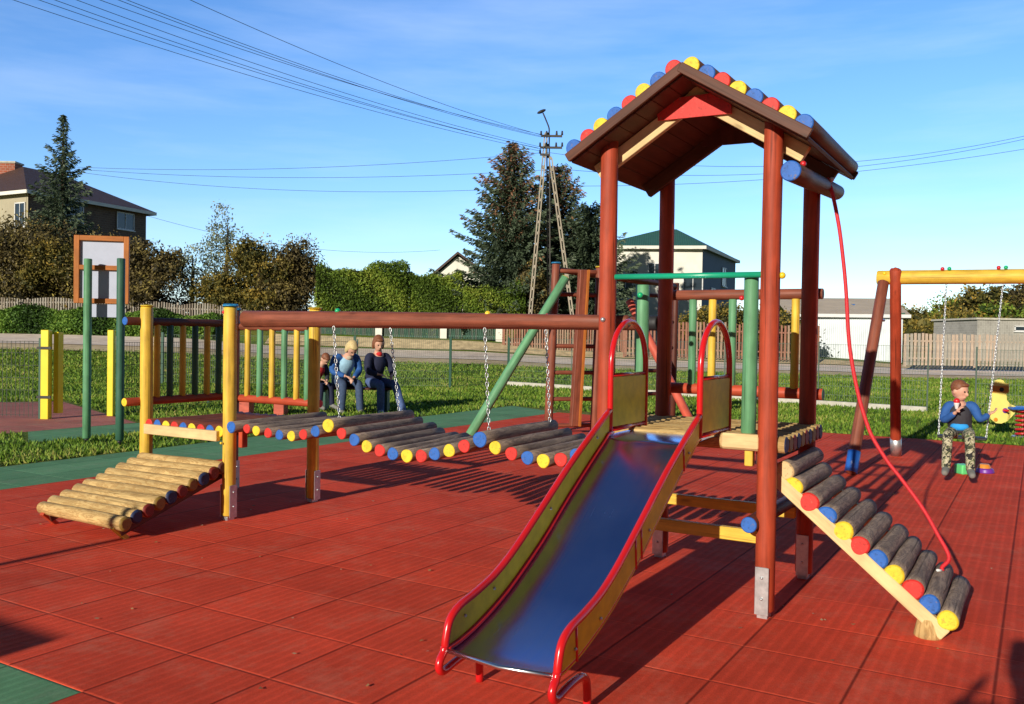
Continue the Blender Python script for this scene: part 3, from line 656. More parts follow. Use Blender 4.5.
# ================================================================ ENTRY RAMP
er = thing('entry_ramp', W(4.3, 5.85), 'low entry ramp of pale raw logs sloping up to the yellow post platform', 'ramp')
n = 10; a0 = Vector((3.84, .125)); a1 = Vector((4.68, .405))
for k in range(n):
    p = a0+(a1-a0)*k/(n-1)
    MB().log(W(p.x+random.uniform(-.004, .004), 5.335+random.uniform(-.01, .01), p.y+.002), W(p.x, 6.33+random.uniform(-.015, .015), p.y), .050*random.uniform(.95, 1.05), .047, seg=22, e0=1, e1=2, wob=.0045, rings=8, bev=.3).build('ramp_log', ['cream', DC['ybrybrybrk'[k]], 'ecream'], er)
dr = (W(a1.x, 0, a1.y)-W(a0.x, 0, a0.y)).normalized(); nr = dr.cross(dV).normalized(); nr = nr if nr.z > 0 else -nr
for v in (5.42, 6.24):
    A = W(a0.x-.02, v, a0.y)-nr*.062; B = W(a1.x+.05, v, a1.y)-nr*.062
    MB().box((A+B)/2, (dr, nr, dV), ((B-A).length/2, .028, .02), bev=.004).build('side_beam', 'dkbrown', er)
for v, m in ((5.43, 'yellow'), (6.25, 'rail_red')):
    A = W(3.80, v, .10); B = W(3.91, v, .0)
    MB().box((A+B)/2, ((B-A), dV, (B-A).cross(dV)), ((B-A).length/2, .022, .016), bev=.003).build('foot', m, er)

# a few fallen leaves and crumbs of grass blown over the paving
n = 260; uu = np.random.uniform(1.5, 14, n); vv = np.random.uniform(-1.0, 7.9, n); a = np.random.rand(n)*6.28; s_ = np.random.uniform(.004, .010, n); V = np.zeros((n, 4, 3))
X = uu*dU.x+vv*dV.x; Y = uu*dU.y+vv*dV.y
for k in range(4):
    V[:, k, 0] = X+np.cos(a+k*1.57)*s_*(1 if k % 2 else 1.7); V[:, k, 1] = Y+np.sin(a+k*1.57)*s_*(1 if k % 2 else 1.7); V[:, k, 2] = .008+np.random.rand(n)*.008
M['litter'] = leafmat('fallen_leaf', [(0, (.25, .12, .04)), (.5, (.45, .25, .10)), (1, (.6, .45, .28))])
tag(trimesh_obj('fallen_leaves', V, np.random.rand(n), M['litter'], None, 4), kind='stuff')

# ================================================================ SWING SET
ss = thing('swing_set', W(11.2, 1.6), 'wooden swing frame with yellow beam and red and brown legs on the right', 'swing set')
MB().log(W(11.2, 1.67, 2.215), W(11.2, -2.6, 2.18), .083, .080, seg=24, wob=.003, rings=12, e0=1).build('beam', ['yellow', 'eyel'], ss)
for v0, v1 in ((1.62, 1.55), (-2.4, -2.35)):
    for s, m in ((1, 'post_red'), (-1, 'brown')):
        top_ = W(11.10, v0-.16, 2.30) if s == 1 else W(11.12, v0-.03, 2.16)
        bot = W(12.24, v1, .03) if s == 1 else W(10.19, v0+.12, .03)
        lg = MB().log(bot, top_, .064, .062, seg=22, wob=.003, rings=8, dome=.5).build('leg', m, ss)
        d = (top_-bot).normalized(); x, y = frame_of(d)
        MB().tube([bot+d*.0, bot+d*.24], .069, 20).build('foot_sleeve', 'galv' if s == 1 else 'blucap', lg)
    MB().tube([W(11.0, v0+.06, 1.72), W(11.45, v0, 1.72)], .018, 10).build('cross_tie', 'redcap', ss)
for (u, v, z, m) in ((11.13, 1.50, 2.30, 'redcap'), (11.13, 1.58, 2.26, 'yelcap'), (11.15, .97, 2.30, 'redcap'), (11.15, .90, 2.30, 'grncap'), (11.15, .41, 2.30, 'redcap'), (11.15, .34, 2.30, 'grncap')): cap(ss, u, v, z, .022, m)
swg = thing('swing', W(10.6, .66, .45), 'black swing seat hanging on two thin chains with the boy on it', 'swing')
seat_c = ray_u(957, 446, 10.65)
sc_ = W(10.72, .70, .44)
MB().box(sc_, (dV, dU, (0, 0, 1)), (.24, .09, .014), bev=.01).build('seat', 'black', swg)
for v, tv in ((.93, .93), (.47, .365)):
    MB().tube([W(11.2, tv-.06, 2.14), W(11.2, tv+.06, 2.14)], .012, 8).build('hanger', 'galv', swg)
    chain_mesh(W(11.2, tv, 2.13), W(10.72, v, .45), .045, .0042, .008).build('chain', 'galv', swg)

# ================================================================ CLIMBING FRAME BEHIND
YF = 13.3
def ray_y(px, py, Y): return at(px, py, Y)
cf = thing('jungle_gym', Vector((.9, 13.3, 0)), 'brown wooden climbing frame with rungs and a slanted green leg behind the bridge', 'climbing frame')
pA = ray_y(548, 432, YF); pB = ray_y(594, 432, YF+.2)
pA = Vector((pA.x, pA.y, 0)); pB = Vector((pB.x, pB.y, 0)); tA = ray_y(556, 264, YF); tB = ray_y(600, 268, YF+.2)
la = MB().log(pA+Vector((0, 0, .03)), tA, .064, .062, seg=20, wob=.003, rings=8).build('post', 'brown', cf)
MB().log(tA, tA+Vector((0, 0, .03)), .074, .07, seg=20).build('post_cap', 'cyan', la)
lb = MB().log(pB+Vector((0, 0, .03)), tB, .064, .062, seg=20, wob=.003, rings=8).build('post', 'brown', cf)
MB().log(tB, tB+Vector((0, 0, .03)), .074, .07, seg=20).build('post_cap', 'yelcap', lb)
for z in (.12, .52, .92, 1.32, 1.72, 2.1, 2.45):
    a = pA.lerp(tA, z/tA.z); b = pB.lerp(tB, z/tB.z); a.z = z; b.z = z; MB().log(a, b, .032, seg=12).build('rung', 'brown', cf)
q0 = ray_y(574, 426, YF-.08); q1 = ray_y(583, 270, YF-.08)
MB().box((q0+q1)/2, (q1-q0, (1, .4, 0), (-.4, 1, 0)), ((q1-q0).length/2, .062, .05), bev=.006).build('plank', 'brown', cf)
MB().box((q0+q1)/2+Vector((.068, -.01, 0)), (q1-q0, (1, .4, 0), (-.4, 1, 0)), ((q1-q0).length/2, .014, .055)).build('plank', 'orange', cf)
g0 = ray_y(470, 437, 12.75); g0.z = .02; g1 = ray_y(566, 277, YF-.15)
lg = MB().log(g0, g1, .070, .066, seg=20, wob=.002, e1=1).build('leg', ['green', 'eyel'], cf, label='long slanted green leg with yellow end')
# far end of the frame with a second ladder and a salmon leg
pC = ray_y(640, 425, 15.2); pC.z = 0; pD = ray_y(672, 425, 15.6); pD.z = 0
tC = ray_y(645, 279, 15.2); tD = ray_y(676, 283, 15.6)
for p, t in ((pC, tC), (pD, tD)): MB().log(p+Vector((0, 0, .03)), t, .058, seg=18).build('post', 'dkbrown', cf)
for z in (.5, .9, 1.3, 1.75, 2.2):
    a = pC.lerp(tC, z/tC.z); b = pD.lerp(tD, z/tD.z); a.z = z; b.z = z; MB().log(a, b, .034, seg=12).build('rung', 'dkbrown', cf)
k0 = ray_y(692, 431, 14.8); k0.z = .02; k1 = ray_y(629, 300, 15.2)
MB().log(k0, k1, .075, .07, seg=20).build('leg', 'pink', cf, label='slanted salmon red leg')
for a, b in ((tA, tC), (tB, tD)):
    MB().log(a-Vector((0, 0, .08)), b-Vector((0, 0, .06)), .045, seg=16).build('side_rail', 'dkbrown', cf)
for k in range(1, 8):
    a = tA.lerp(tC, k/8); b = tB.lerp(tD, k/8); MB().log(a-Vector((0, 0, .08)), b-Vector((0, 0, .06)), .025, seg=10).build('overhead_rung', 'dkbrown', cf)

# ================================================================ INFO BOARD
b0 = ray_y(74, 303, 11.40); b1 = ray_y(129, 303, 11.52); t0 = ray_y(74, 235, 11.40); t1 = ray_y(129, 238.5, 11.52)
bx = Vector((b1.x-b0.x, b1.y-b0.y, 0)).normalized(); by = Vector((-bx.y, bx.x, 0)); bw = Vector((b1.x-b0.x, b1.y-b0.y, 0)).length; zb, zt_ = b0.z, t0.z
ib = thing('information_board', Vector((-5.2, 11.3, 0)), 'back of an orange framed notice board on two green posts by the gate', 'notice board')
fr = MB()
def bp(s, z, off=0): return Vector((b0.x, b0.y, 0))+bx*s+by*off+Vector((0, 0, z))
zm = zt_-(zt_-zb)*.47
fb = MB()
for (s0, s1, z0_, z1_) in ((0, .065, zb, zt_), (bw-.065, bw, zb, zt_), (.065, bw-.065, zt_-.065, zt_), (.065, bw-.065, zb, zb+.065), (.065, bw-.065, zm-.03, zm+.03)):
    fb.box(bp((s0+s1)/2, (z0_+z1_)/2), (bx, (0, 0, 1), by), ((s1-s0)/2, (z1_-z0_)/2, .028), bev=.004)
frame_ = fb.build('frame', 'orange', ib)
MB().box(bp(bw/2, (zb+zt_)/2, .018), (bx, (0, 0, 1), by), (bw/2-.05, (zt_-zb)/2-.05, .005)).build('board_panel', 'sheet', ib)
MB().box(bp(bw*.56, zb-.09, .0), (bx, (0, 0, 1), by), (.16, .085, .004)).build('small_sheet', 'sheet', ib)
for px, py, m in ((86.5, 443, 'green'), (119.5, 445, 'dkgreen')):  # right post gets a darker green to paint in its shaded side
    d = at(px, py, 1.0)-Vector((0, 0, H)); q = Vector((0, 0, H))+d*(-H/d.z)
    MB().log(q+Vector((0, 0, .06)), q+Vector((0, 0, zm+.10)), .050, seg=20).build('post', m, ib)
    MB().tube([q, q+Vector((0, 0, .08))], .028, 12).build('post_foot', 'black', ib)

# ================================================================ GATE POSTS AND MESH FENCE
def steel_post(px, py, ptop, w, m, label, group, Lshape=True, name='gate_post'):
    d = at(px, py, 1.0)-Vector((0, 0, H)); g_ = Vector((0, 0, H))+d*(-H/d.z); hgt = at(px, ptop, g_.y).z
    o = thing(name, g_, label, 'post', group)
    MB().box(g_+Vector((0, 0, hgt/2)), ((1, 0, 0), (0, 1, 0), (0, 0, 1)), (w, w, hgt/2), bev=.006).build('upright', m, o)
    mb = MB()
    if Lshape:
        mb.box(g_+Vector((w+.05, .16, hgt*.52)), (Vector((.25, 1, 0)), Vector((1, -.25, 0)), (0, 0, 1)), (.06, .045, hgt*.46), bev=.004); mb.build('gate_edge', m, o)
        for z in (.25*hgt, .8*hgt): MB().box(g_+Vector((.0, -w-.01, z)), ((1, 0, 0), (0, 1, 0), (0, 0, 1)), (w+.05, .012, .02)).build('hinge', 'black', o)
    return g_
steel_post(46, 419, 330, .062, 'ygate', 'yellow steel gate post with open leaf edge left of the notice board', None)
steel_post(111, 416, 330, .05, 'ygate', 'narrow yellow steel gate post seen between the green board posts', None, False)
def mesh_fence(name, pts, h, label, post_every=2.5, base=True, group=None, step=.055, wm='wire', pm='dkgrn', pw=.035, wt=.0028):
    o = thing(name, pts[0], label, 'fence', group)
    wires = MB(); 
    for a, b in zip(pts, pts[1:]):
        a, b = Vector(a), Vector(b); d = b-a; Ln = d.length; dn = d/Ln; n = int(Ln/step)
        for k in range(n):
            p = a+dn*(k*step); i = len(wires.v); w = dn*wt
            wires.v += [p-w+Vector((0, 0, .03)), p+w+Vector((0, 0, .03)), p+w+Vector((0, 0, h)), p-w+Vector((0, 0, h))]; wires.face([i, i+1, i+2, i+3], [(0, 0)]*4)
        for z in [.06+q*.2 for q in range(int(h/.2))]+[h-.01]:
            i = len(wires.v); w = Vector((0, 0, .0035)); zz = Vector((0, 0, z)); wires.v += [a+zz-w, b+zz-w, b+zz+w, a+zz+w]; wires.face([i, i+1, i+2, i+3], [(0, 0)]*4)
    wires.build('wire_panel', wm, o)
    for a, b in zip(pts, pts[1:]):
        a, b = Vector(a), Vector(b); n = max(1, round((b-a).length/post_every))
        for k in range(n+1 if b == Vector(pts[-1]) else n):
            p = a.lerp(b, k/n); MB().box(p+Vector((0, .0, h/2+.02)), ((1, 0, 0), (0, 1, 0), (0, 0, 1)), (pw, pw*.8, h/2+.03), bev=.004).build('post', pm, o)
        if base:
            d = (b-a); dn = d.normalized(); MB().box((a+b)/2+Vector((0, 0, .045)), (dn, Vector((-dn.y, dn.x, 0)), (0, 0, 1)), (d.length/2, .05, .07), bev=.01).build('kerb', 'conc', o)
    return o
fA = Vector((-9.6, 24.3, 0)); fB = Vector((-.1, 26.3, 0)); fC = Vector((3.45, 23.2, 0)); fD = Vector((9.0, 18.3, 0)); fE = Vector((14.5, 13.2, 0))
mesh_fence('mesh_fence', [fA, Vector((-1.7, 24.45, 0)), fB], 1.36, 'green wire mesh fence across the grass behind the seated people', 2.3, False)
mesh_fence('mesh_fence', [fB, fC, Vector((8.75, 18.6, 0))], 1.40, 'wire mesh fence with a pale kerb behind the tower and swing', 2.6, pm='wire', pw=.014)
mesh_fence('mesh_fence', [Vector((9.4, 17.9, 0)), fE], 1.35, 'wire mesh fence past the kerb end behind the boy', 2.6, False, pm='wire', pw=.014)
gl = at(46, 419, 1.0)-Vector((0, 0, H)); gl = Vector((0, 0, H))+gl*(-H/gl.z)
mesh_fence('mesh_fence', [Vector((-13.5, 14.2, 0)), Vector((gl.x-.1, gl.y, 0))], 1.25, 'dark wire mesh fence running to the yellow gate post at the left', 2.5, False, step=.07, wm='wire_dk', pw=.02, wt=.0048)
mesh_fence('mesh_fence', [Vector((-6.55, 14.75, 0)), Vector((-6.0, 17.5, 0)), fA+Vector((5.2, 0.9, 0))], 1.25, 'dark wire mesh fence behind the yellow platform posts', 2.5, False, step=.07, wm='wire_dk', pw=.02, wt=.0048)

# ================================================================ SPRING RIDER, TOYS, BENCH
gr = ray_u(1017, 437, 15.9); base = Vector((gr.x, gr.y, 0))
sr_ = thing('spring_rider', base, 'pale yellow chick shaped spring rider with a red coil beside the swing', 'spring rider')
cyc = lambda px, py: at(px, py, base.y)
sh = [(1000.5, 379.5), (1003, 380.5), (1004.5, 383), (1008.5, 383.5), (1008, 387), (1009, 391), (1006, 394.5), (1006.5, 400), (1010, 404), (1014.5, 406), (1018, 408.5), (1015, 412), (1011.5, 416.5), (1007, 421), (1001, 423.5), (995.5, 423), (990.5, 419), (988.5, 412), (989.5, 405), (992, 401), (991.5, 396), (989.8, 391.5), (990, 384), (993.5, 383.3), (995, 380.5), (997.5, 379.5)]
MB().prism([cyc(*p)+Vector((0, -.012, 0)) for p in sh], (0, .03, 0)).build('side_panel', 'duck', sr_, label='pale yellow flat panel shaped like a chick')
MB().prism([cyc(*p)+Vector((0, -.018, 0)) for p in ((990, 386), (1008.6, 386), (1008, 392.5), (990, 392.5))], (0, .004, 0)).build('face_band', 'orangep', sr_)
for px, py, r, m in ((1001, 389.5, .035, 'black'), (1004.5, 410.5, .04, 'purple'), (995, 419.5, .03, 'orangep')): MB().log(cyc(px, py)+Vector((0, -.03, 0)), cyc(px, py)+Vector((0, -.005, 0)), r, seg=14).build('spot', m, sr_)
cs = cyc(1020, 408); MB().box(cs, ((1, 0, 0), (0, 1, 0), (0, 0, 1)), (.20, .16, .02), bev=.01).build('seat', 'blucap', sr_)
pts = []
for k in range(140):
    t = k/139; a = t*2*PI*6; pts.append(Vector((base.x+.08+math.cos(a)*.09, base.y+math.sin(a)*.09, .03+t*(cs.z-.05))))
MB().tube(pts, .018, 8).build('coil_spring', 'spring', sr_)
MB().log(base+Vector((.08, 0, 0)), base+Vector((.08, 0, .03)), .18, seg=20).build('base_plate', 'galv', sr_)
MB().tube([cyc(1003, 410)+Vector((0, -.15, 0)), cyc(1003, 410)+Vector((0, .18, 0))], .016, 10).build('handle', 'redcap', sr_)
def gpt(px, py, z=0):
    d = at(px, py, 1.0)-Vector((0, 0, H)); return Vector((0, 0, H))+d*((z-H)/d.z)
tg = gpt(985, 473); ty = thing('toy', tg, 'small purple disc toy with an orange top on the ground behind the boy', 'toy')
MB().log(tg+Vector((0, 0, .0)), tg+Vector((0, 0, .055)), .10, .085, seg=20).build('disc', 'purple', ty); MB().log(tg+Vector((0, 0.02, .05)), tg+Vector((0, .02, .10)), .075, .05, seg=18).build('top', 'orangep', ty)
tg = gpt(963, 474); MB().box(tg+Vector((0, 0, .055)), ((1, .2, 0), (-.2, 1, 0), (0, 0, 1)), (.065, .07, .055), bev=.012).build('toy_bucket', 'lgreen', None, label='small bright green toy bucket on the ground between the boy\'s feet', cat='toy')

bn = thing('bench', Vector((-2.6, 15.4, 0)), 'low wooden bench under the three seated people', 'bench')
for k in range(3): MB().box(Vector((-2.95, 16.5+k*.13, .43)), ((1, .05, 0), (-.05, 1, 0), (0, 0, 1)), (.72, .055, .02), bev=.006).build('seat_plank', 'dkbrown', bn)
for x in (-3.5, -2.35): MB().box(Vector((x, 16.65, .2)), ((1, 0, 0), (0, 1, 0), (0, 0, 1)), (.04, .18, .20), bev=.006).build('leg', 'dkgrn', bn)
bg_ = gpt(246, 416); b2 = thing('bench', bg_, 'reddish brown block bench seen behind the left platform railing', 'bench')
MB().box(bg_+Vector((.25, .2, .28)), ((1, 0, 0), (0, 1, 0), (0, 0, 1)), (.42, .18, .035), bev=.01).build('seat', 'rail_red', b2)
for x in (-.05, .55): MB().box(bg_+Vector((x, .2, .122)), ((1, 0, 0), (0, 1, 0), (0, 0, 1)), (.09, .15, .121), bev=.01).build('leg', 'pink', b2)

# ================================================================ FAR FENCES
def picket_fence(name, a, b, h, gap, w, mats, label, scallop=0, rail=True, posts=0, zoff=0, thick=.012, group=None):
    a, b = Vector(a), Vector(b); d = Vector((b.x-a.x, b.y-a.y, 0)); Ln = d.length; dn = d/Ln; nrm = Vector((-dn.y, dn.x, 0)); n = int(Ln/gap)
    o = thing(name, (a.x, a.y, a.z), label, 'fence', group); mb = MB()
    for k in range(n):
        t = (k+.5)/n; p = a.lerp(b, t); hh = h*(1+random.uniform(-.03, .03))
        if scallop: hh = h*(.88+.12*abs(math.sin(t*Ln/scallop*PI)))
        mb.box(p+nrm*-.02+Vector((0, 0, hh/2+.05)), (dn, nrm, (random.uniform(-.012, .012), 0, 1)), (w/2*random.uniform(.9, 1.1), thick, hh/2), m=random.randrange(len(mats)))
    mb.build('pickets', mats, o)
    for f_ in (.25, .8):
        pz = a.lerp(b, .5)+Vector((0, 0, h*f_)); MB().box(pz+nrm*.02, (b-a, nrm, (0, 0, 1)), ((b-a).length/2, .02, .035)).build('rail', mats[0], o)
    if posts:
        m_ = round(Ln/posts)
        for k in range(m_+1): MB().box(a.lerp(b, k/m_)+nrm*.05+Vector((0, 0, h*.5)), (dn, nrm, (0, 0, 1)), (.05, .04, h*.52), bev=.01).build('post', mats[0], o)
    return o
M['pk_white'] = wood('weathered_white_picket', (.42, .38, .32), crack=.3, rough=.9); M['pk_white2'] = wood('weathered_grey_picket', (.30, .25, .20), crack=.3, rough=.9)
M['pk_tan'] = wood('pale_tan_picket', (.56, .43, .33), crack=.4, rough=.9); M['pk_brown'] = wood('reddish_picket', (.36, .17, .115), crack=.4, rough=.9); M['pk_brown2'] = wood('tan_picket', (.40, .27, .19), crack=.4, rough=.9); M['pk_green'] = plain('green_picket', (.05, .13, .09), .6, 0, 5, .2)
picket_fence('picket_fence', at(-25, 318, 45), at(132, 318, 45), 1.0, .13, .07, ['pk_white', 'pk_white2'], 'pale weathered picket fence above the green bank at the far left', 2.6, posts=2.6)
picket_fence('picket_fence', at(132, 328, 45), at(268, 333, 45), 1.35, .13, .07, ['pk_white', 'pk_white2'], 'pale scalloped picket fence behind the left platform railing', 2.4, posts=2.4)
for nm, x0, x1, lb in (('metal_fence', 268, 376, 'far green fence section behind the right railing posts'), ('metal_fence', 382, 440, 'green fence section between the two white pillars'), ('metal_fence', 447, 497, 'green fence section right of the second white pillar')):
    picket_fence(nm, at(x0, 340, 45), at(x1, 341, 45), .85, .10, .055, ['pk_green', 'wire'], lb)
for px, lb in ((379, 'white fence pillar above the seated people'), (443.5, 'white fence pillar left of the green mesh fence post'), (499, 'white fence pillar beside the slanted green leg')):
    p = at(px, 342, 45); t = thing('fence_pillar', p, lb, 'pillar')
    MB().box(p+Vector((0, 0, .38)), ((1, 0, 0), (0, 1, 0), (0, 0, 1)), (.17, .17, .55), bev=.01).build('shaft', 'white', t); MB().box(p+Vector((0, 0, .97)), ((1, 0, 0), (0, 1, 0), (0, 0, 1)), (.21, .21, .04), bev=.015).build('pillar_cap', 'white', t)
a = at(262, 343, 44.9); b = at(520, 345, 44.9)
MB().box((a+b)/2, ((b-a), (0, 1, 0), (0, 0, 1)), ((b-a).length/2, .1, .16)).build('low_wall', 'conc', None, label='low pale concrete wall under the green fence', cat='wall')
picket_fence('picket_fence', at(503, 351, 44), at(622, 352, 44), 1.45, .125, .075, ['pk_brown', 'pk_brown2'], 'reddish picket fence left of the tower front post', posts=3)
picket_fence('picket_fence', at(624, 357, 43), at(818, 362, 43), 1.72, .17, .095, ['pk_brown', 'pk_brown2'], 'tall reddish picket fence seen through the tower', posts=3)
picket_fence('picket_fence', at(905, 366, 41), at(1045, 368, 41), 1.46, .175, .125, ['pk_tan', 'pk_white'], 'broad tan plank fence behind the boy on the swing', posts=3)

# ================================================================ BUILDINGS
def P3(px, py, Y): return at(px, py, Y)
def house_mat(): pass
M['brick'] = None
def brickmat(name, c1, c2, mor):
    m, nt, b = mat_base(name); v = mapped(nt, 'Object', (1, 1, 1)); tc = N(nt, 'ShaderNodeTexCoord')
    mpn = N(nt, 'ShaderNodeMapping'); nt.links.new(tc.outputs['UV'], mpn.inputs['Vector']); bt = N(nt, 'ShaderNodeTexBrick'); nt.links.new(mpn.outputs[0], bt.inputs['Vector'])
    bt.inputs['Scale'].default_value = 1.6; bt.inputs['Color1'].default_value = (*c1, 1); bt.inputs['Color2'].default_value = (*c2, 1); bt.inputs['Mortar'].default_value = (*mor, 1)
    bt.inputs['Mortar Size'].default_value = .015; n = noise(nt, v, .8, 5); c = mixc(nt, .6, bt.outputs['Color'], ramp(nt, n, [(.3, (.7, .7, .7)), (.7, (1.15, 1.15, 1.15))]), 'MULTIPLY')
    nt.links.new(c, b.inputs['Base Color']); b.inputs['Roughness'].default_value = .9; return m
M['brick'] = brickmat('brown_brick', (.17, .10, .065), (.12, .07, .05), (.22, .18, .14)); M['redbrick'] = brickmat('red_brick', (.40, .10, .05), (.30, .08, .04), (.4, .35, .3))
def sheetroof(name, c, rib=3.0):
    m, nt, b = mat_base(name); tc = N(nt, 'ShaderNodeTexCoord'); wv = N(nt, 'ShaderNodeTexWave', wave_type='BANDS', bands_direction='X'); wv.inputs['Scale'].default_value = rib
    nt.links.new(tc.outputs['UV'], wv.inputs['Vector']); n = noise(nt, tc.outputs['Object'], 1.5, 5)
    col = mixc(nt, .5, ramp(nt, wv.outputs['Fac'], [(.0, mul(c, .55)), (.3, c)]), ramp(nt, n, [(.3, mul(c, .8)), (.7, mul(c, 1.2))]))
    nt.links.new(col, b.inputs['Base Color']); b.inputs['Roughness'].default_value = .6; bump(nt, b, wv.outputs['Fac'], .5, .03); return m
M['roof_dk'] = sheetroof('dark_brown_roof', (.075, .04, .03)); M['roof_gn'] = sheetroof('green_sheet_roof', (.035, .13, .085), 2); M['roof_tan'] = sheetroof('tan_corrugated_roof', (.62, .50, .34), 4)
M['grey_blue'] = plain('blue_grey_render', (.14, .18, .24), .85, 0, 1, .06); M['whitesheet'] = sheetroof('white_sheet_wall', (.74, .80, .86), 3)
M['cream_wall'] = plain('cream_render', (.42, .37, .26), .85, 0, 1, .1); M['grey_block'] = brickmat('grey_blocks', (.42, .40, .36), (.34, .32, .29), (.5, .48, .44))
def vwall(par, name, a, b, z0, z1, m, th=.15):
    a, b = Vector((a[0], a[1], 0)), Vector((b[0], b[1], 0)); d = (b-a).normalized(); n_ = Vector((-d.y, d.x, 0)); mb = MB()
    mb.quad(a+Vector((0, 0, z0)), b+Vector((0, 0, z0)), b+Vector((0, 0, z1)), a+Vector((0, 0, z1)))
    mb.quad(b+n_*th+Vector((0, 0, z0)), a+n_*th+Vector((0, 0, z0)), a+n_*th+Vector((0, 0, z1)), b+n_*th+Vector((0, 0, z1)))
    return mb.build(name, m, par)
def window(par, a, b, s, z, w, h, mf='frame', mull=1):
    a, b = Vector((a[0], a[1], 0)), Vector((b[0], b[1], 0)); d = (b-a).normalized(); n_ = Vector((d.y, -d.x, 0)); c = a+d*s+Vector((0, 0, z)); t = .07
    f_ = MB()
    for (cx, cz, hw, hh) in ((-w/2, 0, t/2, h/2), (w/2, 0, t/2, h/2), (0, h/2, w/2+t/2, t/2), (0, -h/2, w/2+t/2, t/2)) + (((0, 0, t/3, h/2-t/2),) if mull else ()):
        f_.box(c+d*cx+Vector((0, 0, cz))+n_*.04, (d, (0, 0, 1), n_), (hw, hh, .03))
    wn_ = f_.build('window', mf, par); MB().box(c+n_*.02, (d, (0, 0, 1), n_), (w/2-t/2, h/2-t/2, .012)).build('pane', 'glass', wn_)
    MB().box(c+Vector((0, 0, -h/2-t*.9))+n_*.07, (d, (0, 0, 1), n_), (w/2+.1, .03, .07)).build('sill', 'frame', wn_); return wn_
def hip(par, pts4, z, ridge, zr_, over, m, name='roof'):
    c = sum((Vector((p[0], p[1], 0)) for p in pts4), Vector())/4; q = [Vector((p[0], p[1], 0)) for p in pts4]; q = [p+(p-c).normalized()*over+Vector((0, 0, z)) for p in q]
    r0, r1 = [Vector((p[0], p[1], zr_)) for p in ridge]; mb = MB()
    def tri(*ps):
        o = len(mb.v); mb.v += ps; x = (ps[1]-ps[0]).normalized(); nn = x.cross(ps[-1]-ps[0]).normalized(); y = nn.cross(x)
        mb.face(list(range(o, o+len(ps))), [((p-ps[0]).dot(x), (p-ps[0]).dot(y)) for p in ps])
    tri(q[0], q[1], r1, r0); tri(q[1], q[2], r1); tri(q[2], q[3], r0, r1); tri(q[3], q[0], r0); tri(q[3], q[2], q[1], q[0]); rf_ = mb.build(name, m, par)
    fb = MB()
    for i in range(4):
        a, b = q[i], q[(i+1) % 4]; fb.box((a+b)/2+Vector((0, 0, -.10)), ((b-a), (b-a).cross(Vector((0, 0, 1))), (0, 0, 1)), ((b-a).length/2, .03, .11))
    fb.build('fascia', 'white', rf_); return rf_
# green roofed white house
Yh = 62; A = at(598, 330, Yh); B = at(701, 330, Yh-1); Cc = at(734, 330, Yh+9); D = A+(Cc-B)
zb_ = 0.0; ze = at(701, 248, Yh-1).z
hg = thing('house', (A.x, A.y, 1), 'white two storey house with green sheet roof behind the tower', 'house')
vwall(hg, 'front_wall', A, B, zb_, ze, 'white'); vwall(hg, 'side_wall', B, Cc, zb_, ze, 'grey_blue'); vwall(hg, 'back_wall', Cc, D, zb_, ze, 'white'); vwall(hg, 'side_wall', D, A, zb_, ze, 'white')
cen = (A+Cc)/2; rdg = ((cen.x-.7, cen.y), (cen.x+.3, cen.y)); hip(hg, [A, B, Cc, D], ze+.1, rdg, at(662, 229, cen.y).z, .55, 'roof_gn')
MB().box((cen.x-.4, cen.y, at(662, 228, cen.y).z), ((1, 0, 0), (0, 1, 0), (0, 0, 1)), (.3, .3, .5)).build('chimney', 'redbrick', hg)
sc1 = (B-A).length/103
for px, py, w, h_ in ((654, 273, .9, 1.25), (692, 285, 1.3, 1.0), (625, 290, 1.0, 1.2)): window(hg, A, B, (px-598)*sc1, at(px, py, Yh).z, w, h_)
for s_, py in ((.62, 277), (.3, 300)): window(hg, B, Cc, (Cc-B).length*s_, at(725, py, Yh+5).z, 1.3, 1.35)
for px in (630, 668): window(hg, A, B, (px-598)*sc1, at(px, 312, Yh).z, 1.1, 1.1)
# brown brick house on the left
Yh = 58; A = at(-70, 340, Yh+3); B = at(27, 340, Yh-2); Cc = at(145, 340, Yh+7); D = A+(Cc-B); ze = at(27, 193, Yh-2).z
hl = thing('house', (B.x, B.y, 1), 'brown brick house with dark hip roof and chimney behind the tall narrow spruce', 'house')
vwall(hl, 'front_wall', A, B, 0, ze, 'cream_wall'); vwall(hl, 'side_wall', B, Cc, 0, ze, 'brick'); vwall(hl, 'back_wall', Cc, D, 0, ze, 'brick'); vwall(hl, 'side_wall', D, A, 0, ze, 'brick')
cen = (A+Cc)/2; dd = (Cc-B).normalized(); hip(hl, [A, B, Cc, D], ze+.12, ((cen.x-1.5*dd.x, cen.y-1.5*dd.y), (cen.x+1.5*dd.x, cen.y+1.5*dd.y)), at(66, 171, cen.y).z, .7, 'roof_dk')
ch = at(8, 176, cen.y-1); MB().box(ch, ((1, 0, 0), (0, 1, 0), (0, 0, 1)), (.75, .5, .85)).build('chimney', 'redbrick', hl)
MB().box(ch+Vector((0, 0, .88)), ((1, 0, 0), (0, 1, 0), (0, 0, 1)), (.82, .57, .06)).build('chimney_cap', 'conc', hl)
Ls = (Cc-B).length
for s_, py, w in ((.80, 221, 1.5), (.35, 221, 1.5), (.80, 262, 1.5)): window(hl, B, Cc, Ls*s_, at(124, py, Yh+5).z, w, 1.15)
Lf = (B-A).length
for s_ in (.93, .6): 
    for py in (215, 258): window(hl, A, B, Lf*s_, at(12, py, Yh-1.5).z, 1.0, 1.5)
